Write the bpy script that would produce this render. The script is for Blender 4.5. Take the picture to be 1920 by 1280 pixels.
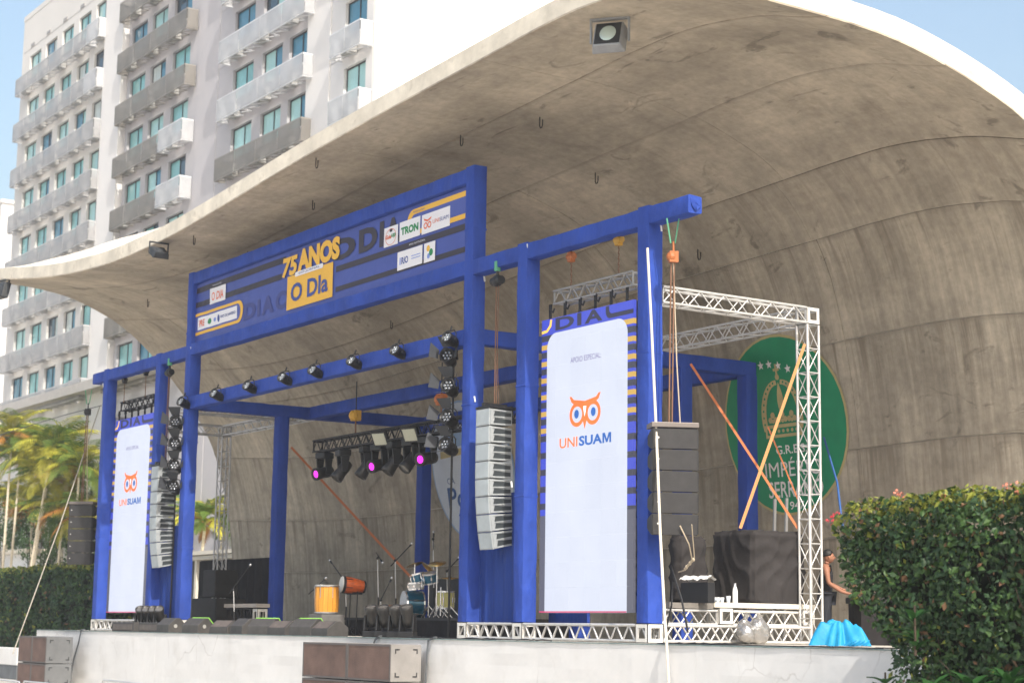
import bpy, bmesh, math, random
from mathutils import Vector, Matrix, noise
from mathutils.geometry import tessellate_polygon

for o in list(bpy.data.objects): bpy.data.objects.remove(o)
scene = bpy.context.scene
col = scene.collection
rnd = random.Random(11)
PI = math.pi

# ------------------------------------------------------------------ camera
CF, PITCH, ROLL, YAW = 3361.95, .1589, .0139, .9853
CL = Vector((20.5038, -19.5065, .2102))
FW = Vector((-math.sin(YAW)*math.cos(PITCH), math.cos(YAW)*math.cos(PITCH), math.sin(PITCH)))
_rt = Vector((math.cos(YAW), math.sin(YAW), 0)); _up = _rt.cross(FW)
RT = math.cos(ROLL)*_rt + math.sin(ROLL)*_up
UP = -math.sin(ROLL)*_rt + math.cos(ROLL)*_up
cam = bpy.data.cameras.new('camera'); camo = bpy.data.objects.new('camera', cam); col.objects.link(camo)
cam.sensor_width = 36; cam.lens = CF/1920*36; cam.clip_start = .5; cam.clip_end = 3000
camo.matrix_world = Matrix(((RT.x, UP.x, -FW.x, CL.x), (RT.y, UP.y, -FW.y, CL.y), (RT.z, UP.z, -FW.z, CL.z), (0, 0, 0, 1)))
cam.dof.use_dof = True; cam.dof.focus_distance = 33; cam.dof.aperture_fstop = 1.6
scene.camera = camo

# ------------------------------------------------------------------ sky, sun, exposure
SUN = Vector((.69, -.15, .707)).normalized()
wd = bpy.data.worlds.new('World'); scene.world = wd; wd.use_nodes = True
nt = wd.node_tree; bg = nt.nodes['Background']
sky = nt.nodes.new('ShaderNodeTexSky'); sky.sky_type = 'NISHITA'; sky.sun_disc = False
sky.sun_elevation = math.asin(SUN.z); sky.sun_rotation = math.atan2(SUN.x, SUN.y)
sky.air_density = 1.5; sky.dust_density = 5.0; sky.ozone_density = 1.6
nt.links.new(sky.outputs[0], bg.inputs[0]); bg.inputs[1].default_value = .15
sl = bpy.data.lights.new('sun', 'SUN'); sl.energy = 3.3; sl.angle = math.radians(.55); sl.color = (1, .95, .87)
so = bpy.data.objects.new('sun', sl); col.objects.link(so)
so.rotation_euler = SUN.to_track_quat('Z', 'Y').to_euler()
vs = scene.view_settings
vs.view_transform = 'Standard'; vs.look = 'None'; vs.gamma = 1; vs.exposure = .74
vs.use_curve_mapping = False

# ------------------------------------------------------------------ helpers
def at(px, py, X=None, Y=None, Z=None):
    """world point seen at a photograph pixel, on the plane x = X, y = Y or z = Z"""
    d = (px-960)/CF*RT - (py-640)/CF*UP + FW
    a, v = (0, X) if X is not None else ((1, Y) if Y is not None else (2, Z))
    return CL + d*((v-CL[a])/d[a])

MATS = {}
def M(name, rgb, rough=.6, metal=0, var=0, vscale=3, bump=0, bscale=20, emit=0, stretch=(1, 1, 1), rand=0, spec=.4, trans=0, dark=None, dscale=1.2):
    if name in MATS: return MATS[name]
    m = bpy.data.materials.new(name); m.use_nodes = True; t = m.node_tree; b = t.nodes['Principled BSDF']
    b.inputs['Roughness'].default_value = rough; b.inputs['Metallic'].default_value = metal
    b.inputs['Specular IOR Level'].default_value = spec
    c = (*rgb, 1); b.inputs['Base Color'].default_value = c
    N = t.nodes.new; L = t.links.new
    src = None
    if var or bump or dark:
        tc = N('ShaderNodeTexCoord'); mp = N('ShaderNodeMapping'); mp.inputs['Scale'].default_value = stretch
        L(tc.outputs['Object'], mp.inputs[0])
    if var:
        nz = N('ShaderNodeTexNoise'); nz.inputs['Scale'].default_value = vscale; nz.inputs['Detail'].default_value = 6; nz.inputs['Roughness'].default_value = .62
        L(mp.outputs[0], nz.inputs['Vector'])
        rp = N('ShaderNodeValToRGB'); rp.color_ramp.elements[0].position = .3; rp.color_ramp.elements[1].position = .7
        rp.color_ramp.elements[0].color = (*[max(0, v*(1-var)) for v in rgb], 1); rp.color_ramp.elements[1].color = (*[min(1, v*(1+var)) for v in rgb], 1)
        L(nz.outputs[0], rp.inputs[0]); src = rp.outputs[0]
    if dark:
        n2 = N('ShaderNodeTexNoise'); n2.inputs['Scale'].default_value = dscale; n2.inputs['Detail'].default_value = 9; n2.inputs['Roughness'].default_value = .7
        L(mp.outputs[0], n2.inputs['Vector'])
        r2 = N('ShaderNodeValToRGB'); r2.color_ramp.elements[0].position = .56; r2.color_ramp.elements[1].position = .72
        r2.color_ramp.elements[0].color = (0, 0, 0, 1); r2.color_ramp.elements[1].color = (.8, .8, .8, 1)
        L(n2.outputs[0], r2.inputs[0])
        mx = N('ShaderNodeMixRGB'); L(r2.outputs[0], mx.inputs[0]); mx.inputs[2].default_value = (*dark, 1)
        if src: L(src, mx.inputs[1])
        else: mx.inputs[1].default_value = c
        src = mx.outputs[0]
    if rand:
        oi = N('ShaderNodeObjectInfo'); hs = N('ShaderNodeHueSaturation'); mr = N('ShaderNodeMapRange')
        mr.inputs[3].default_value = 1-rand; mr.inputs[4].default_value = 1+rand
        L(oi.outputs['Random'], mr.inputs[0]); L(mr.outputs[0], hs.inputs['Value'])
        if src: L(src, hs.inputs['Color'])
        else: hs.inputs['Color'].default_value = c
        src = hs.outputs[0]
    if src: L(src, b.inputs['Base Color'])
    if bump:
        nb = N('ShaderNodeTexNoise'); nb.inputs['Scale'].default_value = bscale; nb.inputs['Detail'].default_value = 5
        L(mp.outputs[0], nb.inputs['Vector'])
        bp = N('ShaderNodeBump'); bp.inputs['Strength'].default_value = min(1, bump); bp.inputs['Distance'].default_value = .03*max(1, bump)
        L(nb.outputs[0], bp.inputs['Height']); L(bp.outputs[0], b.inputs['Normal'])
    if emit:
        b.inputs['Emission Color'].default_value = c; b.inputs['Emission Strength'].default_value = emit
        if src: L(src, b.inputs['Emission Color'])
    if trans:
        out = t.nodes['Material Output']; tr = N('ShaderNodeBsdfTranslucent'); ms = N('ShaderNodeMixShader'); ms.inputs[0].default_value = trans
        if src: L(src, tr.inputs[0])
        else: tr.inputs[0].default_value = c
        L(b.outputs[0], ms.inputs[1]); L(tr.outputs[0], ms.inputs[2]); L(ms.outputs[0], out.inputs[0])
    MATS[name] = m
    return m

WM = {}
def wm(o): return WM.get(o.name, Matrix.Identity(4))
def link(o, parent=None, world=True):
    col.objects.link(o)
    if parent is not None:
        o.parent = parent
        if world: o.matrix_parent_inverse = wm(parent).inverted()
        WM[o.name] = Matrix.Identity(4) if world else wm(parent).copy()
    return o
def tag(o, label=None, cat=None, group=None, kind=None):
    if label: o['label'] = label
    if cat: o['category'] = cat
    if group: o['group'] = group
    if kind: o['kind'] = kind
    return o
def thing(name, label, cat, loc=(0, 0, 0), rz=0, group=None):
    o = bpy.data.objects.new(name, None); col.objects.link(o); o.empty_display_size = .2
    o.location = loc; o.rotation_euler = (0, 0, rz)
    WM[o.name] = Matrix.Translation(Vector(loc)) @ Matrix.Rotation(rz, 4, 'Z')
    return tag(o, label, cat, group)
def copy_tree(o, parent=None, loc=None, rot=None, label=None):
    c = o.copy(); col.objects.link(c)
    if parent is not None: c.parent = parent
    if loc is not None: c.location = loc
    if rot is not None: c.rotation_euler = rot
    if label: c['label'] = label
    for ch in list(o.children): copy_tree(ch, c)
    return c

class MB:
    def __init__(s): s.v = []; s.f = []
    def add(s, vs_, fs):
        n = len(s.v); s.v += [tuple(p) for p in vs_]; s.f += [tuple(i+n for i in f) for f in fs]; return s
    def box(s, x0, x1, y0, y1, z0, z1, R=None, c=None):
        vs_ = [Vector((x, y, z)) for z in (z0, z1) for y in (y0, y1) for x in (x0, x1)]
        if R is not None:
            c = Vector(c) if c is not None else Vector(((x0+x1)/2, (y0+y1)/2, (z0+z1)/2)); vs_ = [R @ (p-c)+c for p in vs_]
        return s.add(vs_, [(0, 2, 3, 1), (4, 5, 7, 6), (0, 1, 5, 4), (2, 6, 7, 3), (0, 4, 6, 2), (1, 3, 7, 5)])
    def cyl(s, p0, p1, r, r2=None, n=8, cap=True):
        p0 = Vector(p0); p1 = Vector(p1); r2 = r if r2 is None else r2
        d = (p1-p0); q = d.to_track_quat('Z', 'Y'); ex = q @ Vector((1, 0, 0)); ey = q @ Vector((0, 1, 0))
        vs_ = []
        for p, rr in ((p0, r), (p1, r2)):
            for k in range(n):
                a = 2*PI*k/n; vs_.append(p+ex*rr*math.cos(a)+ey*rr*math.sin(a))
        fs = [(k, (k+1) % n, n+(k+1) % n, n+k) for k in range(n)]
        if cap: fs += [tuple(range(n-1, -1, -1)), tuple(range(n, 2*n))]
        return s.add(vs_, fs)
    def tube(s, pts, r, n=6):
        pts = [Vector(p) for p in pts]; vs_ = []; fs = []; rr = r if isinstance(r, (list, tuple)) else [r]*len(pts)
        for i, p in enumerate(pts):
            d = (pts[min(i+1, len(pts)-1)]-pts[max(i-1, 0)])
            q = d.to_track_quat('Z', 'Y'); ex = q @ Vector((1, 0, 0)); ey = q @ Vector((0, 1, 0))
            vs_ += [p+ex*rr[i]*math.cos(2*PI*k/n)+ey*rr[i]*math.sin(2*PI*k/n) for k in range(n)]
        for i in range(len(pts)-1):
            fs += [(i*n+k, i*n+(k+1) % n, (i+1)*n+(k+1) % n, (i+1)*n+k) for k in range(n)]
        m = len(pts)-1
        fs += [tuple(range(n-1, -1, -1)), tuple(range(m*n, m*n+n))]
        return s.add(vs_, fs)
    def lathe(s, prof, n=16, T=None):
        vs_ = []; fs = []
        for r, z in prof: vs_ += [Vector((r*math.cos(2*PI*k/n), r*math.sin(2*PI*k/n), z)) for k in range(n)]
        for i in range(len(prof)-1): fs += [(i*n+k, i*n+(k+1) % n, (i+1)*n+(k+1) % n, (i+1)*n+k) for k in range(n)]
        m = len(prof)-1
        if prof[0][0] > 1e-4: fs.append(tuple(range(n-1, -1, -1)))
        if prof[m][0] > 1e-4: fs.append(tuple(range(m*n, m*n+n)))
        if T is not None: vs_ = [T @ p for p in vs_]
        return s.add(vs_, fs)
    def prism(s, poly, d0, d1, f):
        """poly: 2-D points, extruded from d0 to d1; f(u, v, d) -> 3-D"""
        n = len(poly); vs_ = [f(u, v, d0) for u, v in poly]+[f(u, v, d1) for u, v in poly]
        fs = [tuple(range(n-1, -1, -1)), tuple(range(n, 2*n))]+[(k, (k+1) % n, n+(k+1) % n, n+k) for k in range(n)]
        return s.add(vs_, fs)
    def sphere(s, c, r, sc=(1, 1, 1), n=12, m=8):
        c = Vector(c); vs_ = [c+Vector((0, 0, -r*sc[2]))]; fs = []
        for i in range(1, m):
            a = -PI/2+PI*i/m
            vs_ += [c+Vector((r*sc[0]*math.cos(a)*math.cos(2*PI*k/n), r*sc[1]*math.cos(a)*math.sin(2*PI*k/n), r*sc[2]*math.sin(a))) for k in range(n)]
        vs_.append(c+Vector((0, 0, r*sc[2])))
        for k in range(n): fs.append((0, 1+(k+1) % n, 1+k)); fs.append((len(vs_)-1, 1+(m-2)*n+k, 1+(m-2)*n+(k+1) % n))
        for i in range(m-2): fs += [(1+i*n+k, 1+i*n+(k+1) % n, 1+(i+1)*n+(k+1) % n, 1+(i+1)*n+k) for k in range(n)]
        return s.add(vs_, fs)
    def mesh(s, name, smooth=False):
        me = bpy.data.meshes.new(name); me.from_pydata(s.v, [], s.f)
        bm = bmesh.new(); bm.from_mesh(me); bmesh.ops.recalc_face_normals(bm, faces=bm.faces); bm.to_mesh(me); bm.free()
        if smooth: me.shade_smooth()
        return me
    def build(s, name, mat, parent=None, world=True, smooth=False, bevel=0, seg=2, sheet=False):
        if sheet:
            me = bpy.data.meshes.new(name); me.from_pydata(s.v, [], s.f)
            if smooth: me.shade_smooth()
        else: me = s.mesh(name, smooth)
        me.materials.append(mat)
        o = bpy.data.objects.new(name, me); link(o, parent, world)
        if bevel:
            b = o.modifiers.new('bevel', 'BEVEL'); b.width = bevel; b.segments = seg; b.limit_method = 'ANGLE'; b.angle_limit = .7
        return o

def smooth_angle(o, a=.6):
    o.data.shade_smooth()
    o.data.set_sharp_from_angle(angle=a)
    return o

# flat print: text and polygons as 2-D triangles
_tc = {}
def text2d(s, bold=0.0, shear=0.0):
    if 'M' in s: bold = 0
    k = (s, bold, shear)
    if k in _tc: return _tc[k]
    cu = bpy.data.curves.new('t', 'FONT'); cu.body = s; cu.size = 1; cu.offset = bold; cu.shear = shear; cu.resolution_u = 3
    ob = bpy.data.objects.new('t', cu); col.objects.link(ob)
    dg = bpy.context.evaluated_depsgraph_get(); me = bpy.data.meshes.new_from_object(ob.evaluated_get(dg))
    vs_ = [(v.co.x, v.co.y) for v in me.vertices]; fs = [tuple(p.vertices) for p in me.polygons]
    bpy.data.objects.remove(ob); bpy.data.curves.remove(cu); bpy.data.meshes.remove(me)
    _tc[k] = (vs_, fs); return _tc[k]
def fit(shape, x0, x1, z0, z1):
    vs_, fs = shape; xs = [v[0] for v in vs_]; zs = [v[1] for v in vs_]
    a, b, c, d = min(xs), max(xs), min(zs), max(zs)
    return [(x0+(x-a)/(b-a)*(x1-x0), z0+(z-c)/(d-c)*(z1-z0)) for x, z in vs_], fs
def fill(*loops):
    ls = [[Vector((x, y, 0)) for x, y in l] for l in loops]
    fs = tessellate_polygon(ls)
    return [p for l in loops for p in l], [tuple(f) for f in fs]
def rect(x0, x1, z0, z1): return [(x0, z0), (x1, z0), (x1, z1), (x0, z1)]
def rrect(x0, x1, z0, z1, r, corners=(1, 1, 1, 1), n=6):
    pts = []
    for (cx, cz, a0, on) in ((x0+r, z0+r, PI, corners[0]), (x1-r, z0+r, 1.5*PI, corners[1]), (x1-r, z1-r, 0, corners[2]), (x0+r, z1-r, .5*PI, corners[3])):
        if on: pts += [(cx+r*math.cos(a0+PI/2*k/n), cz+r*math.sin(a0+PI/2*k/n)) for k in range(n+1)]
        else: pts.append((cx+(r if math.cos(a0+PI/4) > 0 else -r), cz+(r if math.sin(a0+PI/4) > 0 else -r)))
    return pts
def disc(cx, cz, r, rz=None, n=28): return [(cx+r*math.cos(2*PI*k/n), cz+(rz or r)*math.sin(2*PI*k/n)) for k in range(n)]
def decal(name, mat, parent, shape, f, world=True):
    vs_, fs = shape; mb = MB(); out = []
    for t in fs:
        a, b, c = (vs_[i] for i in t[:3])
        ar = (b[0]-a[0])*(c[1]-a[1])-(b[1]-a[1])*(c[0]-a[0])
        out.append(t if ar > 0 else tuple(reversed(t)))
    mb.add([f(u, v) for u, v in vs_], out)
    return mb.build(name, mat, parent, world, sheet=True)

BAR = {}
def bar(p0, p1, r, mat, name, parent, n=6):
    k = (mat.name, n)
    if k not in BAR:
        me = MB().cyl((0, 0, 0), (0, 0, 1), 1, n=n).mesh('bar', False); me.shade_smooth(); me.set_sharp_from_angle(angle=1.2); me.materials.append(mat); BAR[k] = me
    p0 = Vector(p0); p1 = Vector(p1); d = p1-p0
    o = bpy.data.objects.new(name, BAR[k]); link(o, parent)
    o.matrix_basis = Matrix.LocRotScale(p0, d.to_track_quat('Z', 'Y'), Vector((r, r, d.length)))
    return o

def truss(parent, p0, p1, side, mat, bay=.42, r=.026, br=.014, up=Vector((0, 0, 1)), name='truss_beam', plates=True, cross=False, braces=True, plate_mat=None):
    """box truss: the corner line p0 -> p1 is its lower near chord; 'side' the second lateral axis, 'up' the other; a part whose braces are sub-parts"""
    p0 = Vector(p0); p1 = Vector(p1); side = Vector(side); up = Vector(up)
    mb = MB(); L = (p1-p0).length; d = (p1-p0)/L
    for a in (0, 1):
        for b in (0, 1):
            o = side*a+up*b; mb.cyl(p0+o, p1+o, r, n=8)
    if plates:
        for e in (p0, p1-d*.012):
            q = [e, e+side, e+side+up, e+up]
            c = (q[0]+q[2])/2
            vs_ = []
            for k in (0, .012):
                for z in (1, .72): vs_ += [c+(p-c)*z+d*k for p in q]
            fs = []
            for k in range(4):
                n = (k+1) % 4
                fs += [(k, n, 4+n, 4+k), (8+k, 8+n, 12+n, 12+k), (k, n, 8+n, 8+k), (4+k, 4+n, 12+n, 12+k)]
            mb.add(vs_, fs)
    part = smooth_angle(mb.build(name, mat, parent), 1.0)
    if braces:
        nb = max(1, round(L/bay))
        for fa, (o0, o1) in enumerate(((Vector((0, 0, 0)), up), (side, side+up), (Vector((0, 0, 0)), side), (up, side+up))):
            for k in range(nb):
                a = p0+d*(L*k/nb); m = p0+d*(L*(k+.5)/nb); b = p0+d*(L*(k+1)/nb)
                if cross:
                    s0, s1 = (o0, o1) if (k+(fa > 1)) % 2 else (o1, o0)
                    bar(a+s0, b+s1, br*(.65 if fa in (0, 3) else 1), mat, 'brace', part)
                    if k: bar(a+o0, a+o1, br, mat, 'brace', part)
                else:
                    bar(a+o0, m+o1, br, mat, 'brace', part); bar(m+o1, b+o0, br, mat, 'brace', part)
    return part

# ------------------------------------------------------------------ materials
W = .33
GZ = -1.55
concrete = M('concrete', (.41, .353, .275), .88, var=.2, vscale=.5, bump=.3, bscale=7, stretch=(1.25, .6, .6), dark=(.29, .24, .18), dscale=.8, rand=.05)
def weather(m):
    """rain streaks down the curve, fine mottling, thin dark stains"""
    t = m.node_tree; N = t.nodes.new; L = t.links.new; b = t.nodes['Principled BSDF']; src = b.inputs['Base Color'].links[0].from_socket
    tc = N('ShaderNodeTexCoord')
    ge = N('ShaderNodeNewGeometry'); sx = N('ShaderNodeSeparateXYZ'); L(ge.outputs['Normal'], sx.inputs[0]); ab = N('ShaderNodeMath'); ab.operation = 'ABSOLUTE'; L(sx.outputs[2], ab.inputs[0])
    st = N('ShaderNodeMapRange'); st.inputs[1].default_value = .35; st.inputs[2].default_value = .97; st.inputs[3].default_value = 1; st.inputs[4].default_value = .12; L(ab.outputs[0], st.inputs[0])
    def layer(scale, stretch, p0, p1, lo, hi, detail=6, dist=0, steep=False):
        nonlocal src
        mp = N('ShaderNodeMapping'); mp.inputs['Scale'].default_value = stretch; L(tc.outputs['Object'], mp.inputs[0])
        n = N('ShaderNodeTexNoise'); n.inputs['Scale'].default_value = scale; n.inputs['Detail'].default_value = detail; n.inputs['Roughness'].default_value = .65; n.inputs['Distortion'].default_value = dist
        L(mp.outputs[0], n.inputs['Vector']); r = N('ShaderNodeMapRange'); r.inputs[1].default_value = p0; r.inputs[2].default_value = p1; r.inputs[3].default_value = lo; r.inputs[4].default_value = hi
        L(n.outputs[0], r.inputs[0]); mx = N('ShaderNodeMixRGB'); mx.blend_type = 'MULTIPLY'; mx.inputs[0].default_value = 1; L(src, mx.inputs[1]); L(r.outputs[0], mx.inputs[2]); src = mx.outputs[0]
        if steep: L(st.outputs[0], mx.inputs[0])
    layer(1.0, (3.6, .28, .28), .36, .64, .84, 1.12, 6, 0, True)
    layer(1.0, (8, .4, .4), .40, .62, .90, 1.05, 6, 0, True)
    layer(1.0, (.35, 2.6, 2.6), .36, .64, .93, 1.06)
    layer(.35, (1, 1, 1), .35, .65, .84, 1.14, 7, .8)
    layer(5.5, (1, 1, 1), .35, .65, .88, 1.10, 8)
    layer(.9, (.7, 1.6, 1.2), .60, .66, 1.0, .62, 10, 1.2)
    layer(.16, (1, 1, 1), .35, .65, .86, 1.14, 4)
    # drips that start at the pour joints
    at_ = N('ShaderNodeAttribute'); at_.attribute_name = 'joint_distance'; mp = N('ShaderNodeMapping'); mp.inputs['Scale'].default_value = (2.2, .12, .12); L(tc.outputs['Object'], mp.inputs[0])
    n = N('ShaderNodeTexNoise'); n.inputs['Scale'].default_value = 1.6; n.inputs['Detail'].default_value = 5; n.inputs['Roughness'].default_value = .7; L(mp.outputs[0], n.inputs['Vector'])
    r1 = N('ShaderNodeMapRange'); r1.inputs[1].default_value = .50; r1.inputs[2].default_value = .62; L(n.outputs[0], r1.inputs[0])
    r2 = N('ShaderNodeMapRange'); r2.inputs[1].default_value = 0; r2.inputs[2].default_value = 1.7; r2.inputs[3].default_value = 1; r2.inputs[4].default_value = 0; L(at_.outputs['Fac'], r2.inputs[0])
    mm0 = N('ShaderNodeMath'); mm0.operation = 'MULTIPLY'; L(r1.outputs[0], mm0.inputs[0]); L(r2.outputs[0], mm0.inputs[1])
    mm = N('ShaderNodeMath'); mm.operation = 'MULTIPLY'; L(mm0.outputs[0], mm.inputs[0]); L(st.outputs[0], mm.inputs[1])
    mx = N('ShaderNodeMixRGB'); L(mm.outputs[0], mx.inputs[0]); L(src, mx.inputs[1]); mx.inputs[2].default_value = (.21, .173, .13, 1); src = mx.outputs[0]
    r3 = N('ShaderNodeMapRange'); r3.inputs[1].default_value = .02; r3.inputs[2].default_value = .10; r3.inputs[3].default_value = .35; r3.inputs[4].default_value = 0; L(at_.outputs['Fac'], r3.inputs[0])
    mx = N('ShaderNodeMixRGB'); L(r3.outputs[0], mx.inputs[0]); L(src, mx.inputs[1]); mx.inputs[2].default_value = (.19, .158, .12, 1); src = mx.outputs[0]
    L(src, b.inputs['Base Color'])
weather(concrete)
rim_m = M('rim_concrete', (.62, .57, .48), .85, var=.2, vscale=1.3, bump=.3, bscale=7, dark=(.36, .31, .25), dscale=2.2)
plaster = M('white_plaster', (.66, .655, .645), .8, var=.06, vscale=1.0, bump=.5, bscale=2.6, stretch=(1, 1, .7), dark=(.54, .525, .50), dscale=.9)
def cracks(m):
    t = m.node_tree; N = t.nodes.new; L = t.links.new; b = t.nodes['Principled BSDF']; src = b.inputs['Base Color'].links[0].from_socket
    tc = N('ShaderNodeTexCoord'); nz = N('ShaderNodeTexNoise'); nz.inputs['Scale'].default_value = 1.6; nz.inputs['Detail'].default_value = 5; L(tc.outputs['Object'], nz.inputs['Vector'])
    mx = N('ShaderNodeMixRGB'); mx.inputs[0].default_value = .35; L(tc.outputs['Object'], mx.inputs[1]); L(nz.outputs['Color'], mx.inputs[2])
    v = N('ShaderNodeTexVoronoi'); v.feature = 'DISTANCE_TO_EDGE'; v.inputs['Scale'].default_value = 1.1; L(mx.outputs[0], v.inputs['Vector'])
    r = N('ShaderNodeMapRange'); r.inputs[1].default_value = .0; r.inputs[2].default_value = .012; r.inputs[3].default_value = .55; r.inputs[4].default_value = 0; L(v.outputs['Distance'], r.inputs[0])
    n2 = N('ShaderNodeTexNoise'); n2.inputs['Scale'].default_value = .55; L(tc.outputs['Object'], n2.inputs['Vector']); r2 = N('ShaderNodeMapRange'); r2.inputs[1].default_value = .52; r2.inputs[2].default_value = .62; L(n2.outputs[0], r2.inputs[0])
    mm = N('ShaderNodeMath'); mm.operation = 'MULTIPLY'; L(r.outputs[0], mm.inputs[0]); L(r2.outputs[0], mm.inputs[1])
    m3 = N('ShaderNodeMixRGB'); L(mm.outputs[0], m3.inputs[0]); L(src, m3.inputs[1]); m3.inputs[2].default_value = (.38, .36, .34, 1); L(m3.outputs[0], b.inputs['Base Color'])
cracks(plaster)
deck_m = M('stage_deck', (.45, .42, .37), .8, var=.3, vscale=2)
ground_m = M('paving', (.46, .43, .385), .85, var=.15, vscale=.7, bump=.2, bscale=8)
blue = M('blue_fabric', (.021, .056, .30), .72, var=.22, vscale=1.6, bump=2.2, bscale=3.2, stretch=(1, 1, .6), spec=.25)
blue_d = M('blue_drape', (.017, .046, .22), .8, var=.12, vscale=2, bump=.9, bscale=4, stretch=(3, 3, .25), spec=.2)
alu = M('aluminium', (.56, .55, .535), .4, .4, var=.12, vscale=6)
alu_w = M('aluminium_plate', (.72, .70, .66), .45, .25, var=.1, vscale=5)
black = M('black_paint', (.012, .012, .014), .5, var=.3, vscale=5)
black_t = M('black_truss', (.02, .02, .023), .45, .3)
steel = M('chrome', (.75, .76, .78), .2, .9)
dark_cloth = M('black_cloth', (.022, .020, .021), .9, var=.25, vscale=3, bump=.5, bscale=6, spec=.15)

# ------------------------------------------------------------------ ground
MB().add([(-1500, -1500, GZ), (1500, -1500, GZ), (1500, 1500, GZ), (-1500, 1500, GZ)], [(0, 1, 2, 3)]).build('ground', ground_m, sheet=True)['kind'] = 'structure'

# ------------------------------------------------------------------ concrete stage
stg = thing('concrete_stage', 'raised concrete stage with a long white plastered front wall', 'stage', (-8, -1, GZ))
mb = MB(); mb.box(-33.2, 14, -.75, 9.3, GZ, 0); mb.build('deck', deck_m, stg)
mb = MB()
for i, (a, b) in enumerate(((-33.2, -24.0), (-23.996, -15.2), (-15.196, -10.45), (-10.446, -2.0), (-1.996, 6.2), (6.204, 14))):
    m2 = MB(); nx, nz = int((b-a)*5), 7
    vs_ = [(a+(b-a)*i_/nx, -1.0-.012*noise.noise(Vector((a+(b-a)*i_/nx, 3, k*1.3)))*(0 < i_ < nx), GZ+(-.012-GZ)*k/nz) for k in range(nz+1) for i_ in range(nx+1)]
    m2.add(vs_, [(k*(nx+1)+j, k*(nx+1)+j+1, (k+1)*(nx+1)+j+1, (k+1)*(nx+1)+j) for k in range(nz) for j in range(nx)])
    e = len(m2.v); m2.add([(a, -.75, -.012), (b, -.75, -.012)], []); top = nz*(nx+1)
    m2.f.append(tuple([top+j for j in range(nx+1)]+[e+1, e]))
    m2.f.append((0, top, e, e)[:3]); m2.f.append((nx, nx+top, e+1))
    w_ = m2.build('wall_panel', plaster, stg, sheet=True)
MB().box(-33.2, 14, -1.02, -.752, -.012, .004).build('coping', M('teal_edge', (.16, .22, .22), .8, var=.5, vscale=4), stg)
# grey cables hanging down the wall
cable_m = M('grey_cable', (.10, .11, .12), .6)
for (pts, lab) in (([(152, 1186), (147, 1205), (138, 1235), (133, 1262), (131, 1290)], 'grey cable hanging down the white wall beside the left subwoofers'),
                   ([(709, 1193), (703, 1199), (701, 1205), (700, 1225)], 'grey cable dropping over the wall edge above the middle subwoofers'),
                   ([(812, 1195), (803, 1200), (801, 1225), (799, 1260), (797, 1290)], 'long grey cable down the white wall right of the middle subwoofers')):
    q = [at(x, y, Y=-1.06) for x, y in pts]
    p0 = at(pts[0][0]+6, pts[0][1]-1, Y=-.7); p0.z = .03; q[0].z = max(q[0].z, .02)
    tag(smooth_angle(MB().tube([p0]+q, .022).build('cable', cable_m)), lab, 'cable', 'cables over the stage wall')

# ------------------------------------------------------------------ concrete shell
ZF = [(-41.5, 11.95), (-38, 11.5), (-35, 11.05), (-32, 10.68), (-28, 10.4), (-24, 10.42), (-20, 10.68), (-16, 10.97), (-12, 11.17), (-8, 11.33), (-5.5, 11.45), (-4, 11.38), (-2.5, 11.05), (-1, 10.55)]
PL = [(-1.2, 1), (.5, 1), (1.3, .992), (2.1, .98), (2.7, .958), (3.5, .932), (4.3, .89), (5, .84), (6.2, .735), (7.4, .60), (7.8, .52), (8.3, .365), (8.5, .25), (8.65, .1), (8.7, -.14)]
PR = [(-1.2, 1), (1.5, 1), (2.9, .992), (4.4, .962), (6, .915), (7.2, .835), (8.0, .72), (8.55, .54), (8.85, .35), (8.95, .2), (9.0, 0), (9.05, -.14)]
def lerp_t(tab, x):
    if x <= tab[0][0]: return tab[0][1]
    for (a, b), (c, d) in zip(tab, tab[1:]):
        if x <= c: return b+(d-b)*(x-a)/(c-a)
    return tab[-1][1]
def zf(x): return sum(lerp_t(ZF, x+d) for d in (-1.2, -.6, 0, .6, 1.2))/5 if x < -3 else lerp_t(ZF, x)*.6+.4*sum(lerp_t(ZF, x+d) for d in (-.6, .6))/2
NP = 56
def resample(P, n):
    q = [Vector((y, g*11)) for y, g in P]; s = [0]
    for a, b in zip(q, q[1:]): s.append(s[-1]+(b-a).length)
    out = []
    for k in range(n+1):
        t = s[-1]*k/n; i = max(j for j in range(len(s)) if s[j] <= t+1e-9); i = min(i, len(q)-2)
        f = (t-s[i])/(s[i+1]-s[i]); p = q[i].lerp(q[i+1], f); out.append((p.x, p.y/11))
    for _ in range(3): out = [out[0]]+[((a[0]+2*b[0]+c[0])/4, (a[1]+2*b[1]+c[1])/4) for a, b, c in zip(out, out[1:], out[2:])]+[out[-1]]
    return out
RL, RR = resample(PL, NP), resample(PR, NP)
def shell_pt(x, s):
    t = min(1, max(0, (x+36)/18)); t = t*t*(3-2*t)
    k = min(NP-1e-6, max(0, s*NP)); i = int(k); f = k-i
    y = g = 0
    for R_, w in ((RL, 1-t), (RR, t)):
        y += w*(R_[i][0]*(1-f)+R_[i+1][0]*f); g += w*(R_[i][1]*(1-f)+R_[i+1][1]*f)
    z = g*zf(x) if g > 0 else g*11
    return Vector((x, y, z))
def shell_n(x, s):
    e = .004; a = shell_pt(x, max(0, s-e)); b = shell_pt(x, min(1, s+e)); d = (b-a).normalized()
    return Vector((0, -d.z, d.y))
def shell_off(x, s, o): return shell_pt(x, s)+shell_n(x, s)*o
X0, X1 = -40.1, -1
def wall_y(x, z):
    lo, hi = .45, 1
    for _ in range(24):
        m = (lo+hi)/2
        if shell_pt(x, m).z > z: lo = m
        else: hi = m
    return shell_pt(x, lo).y
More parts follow.
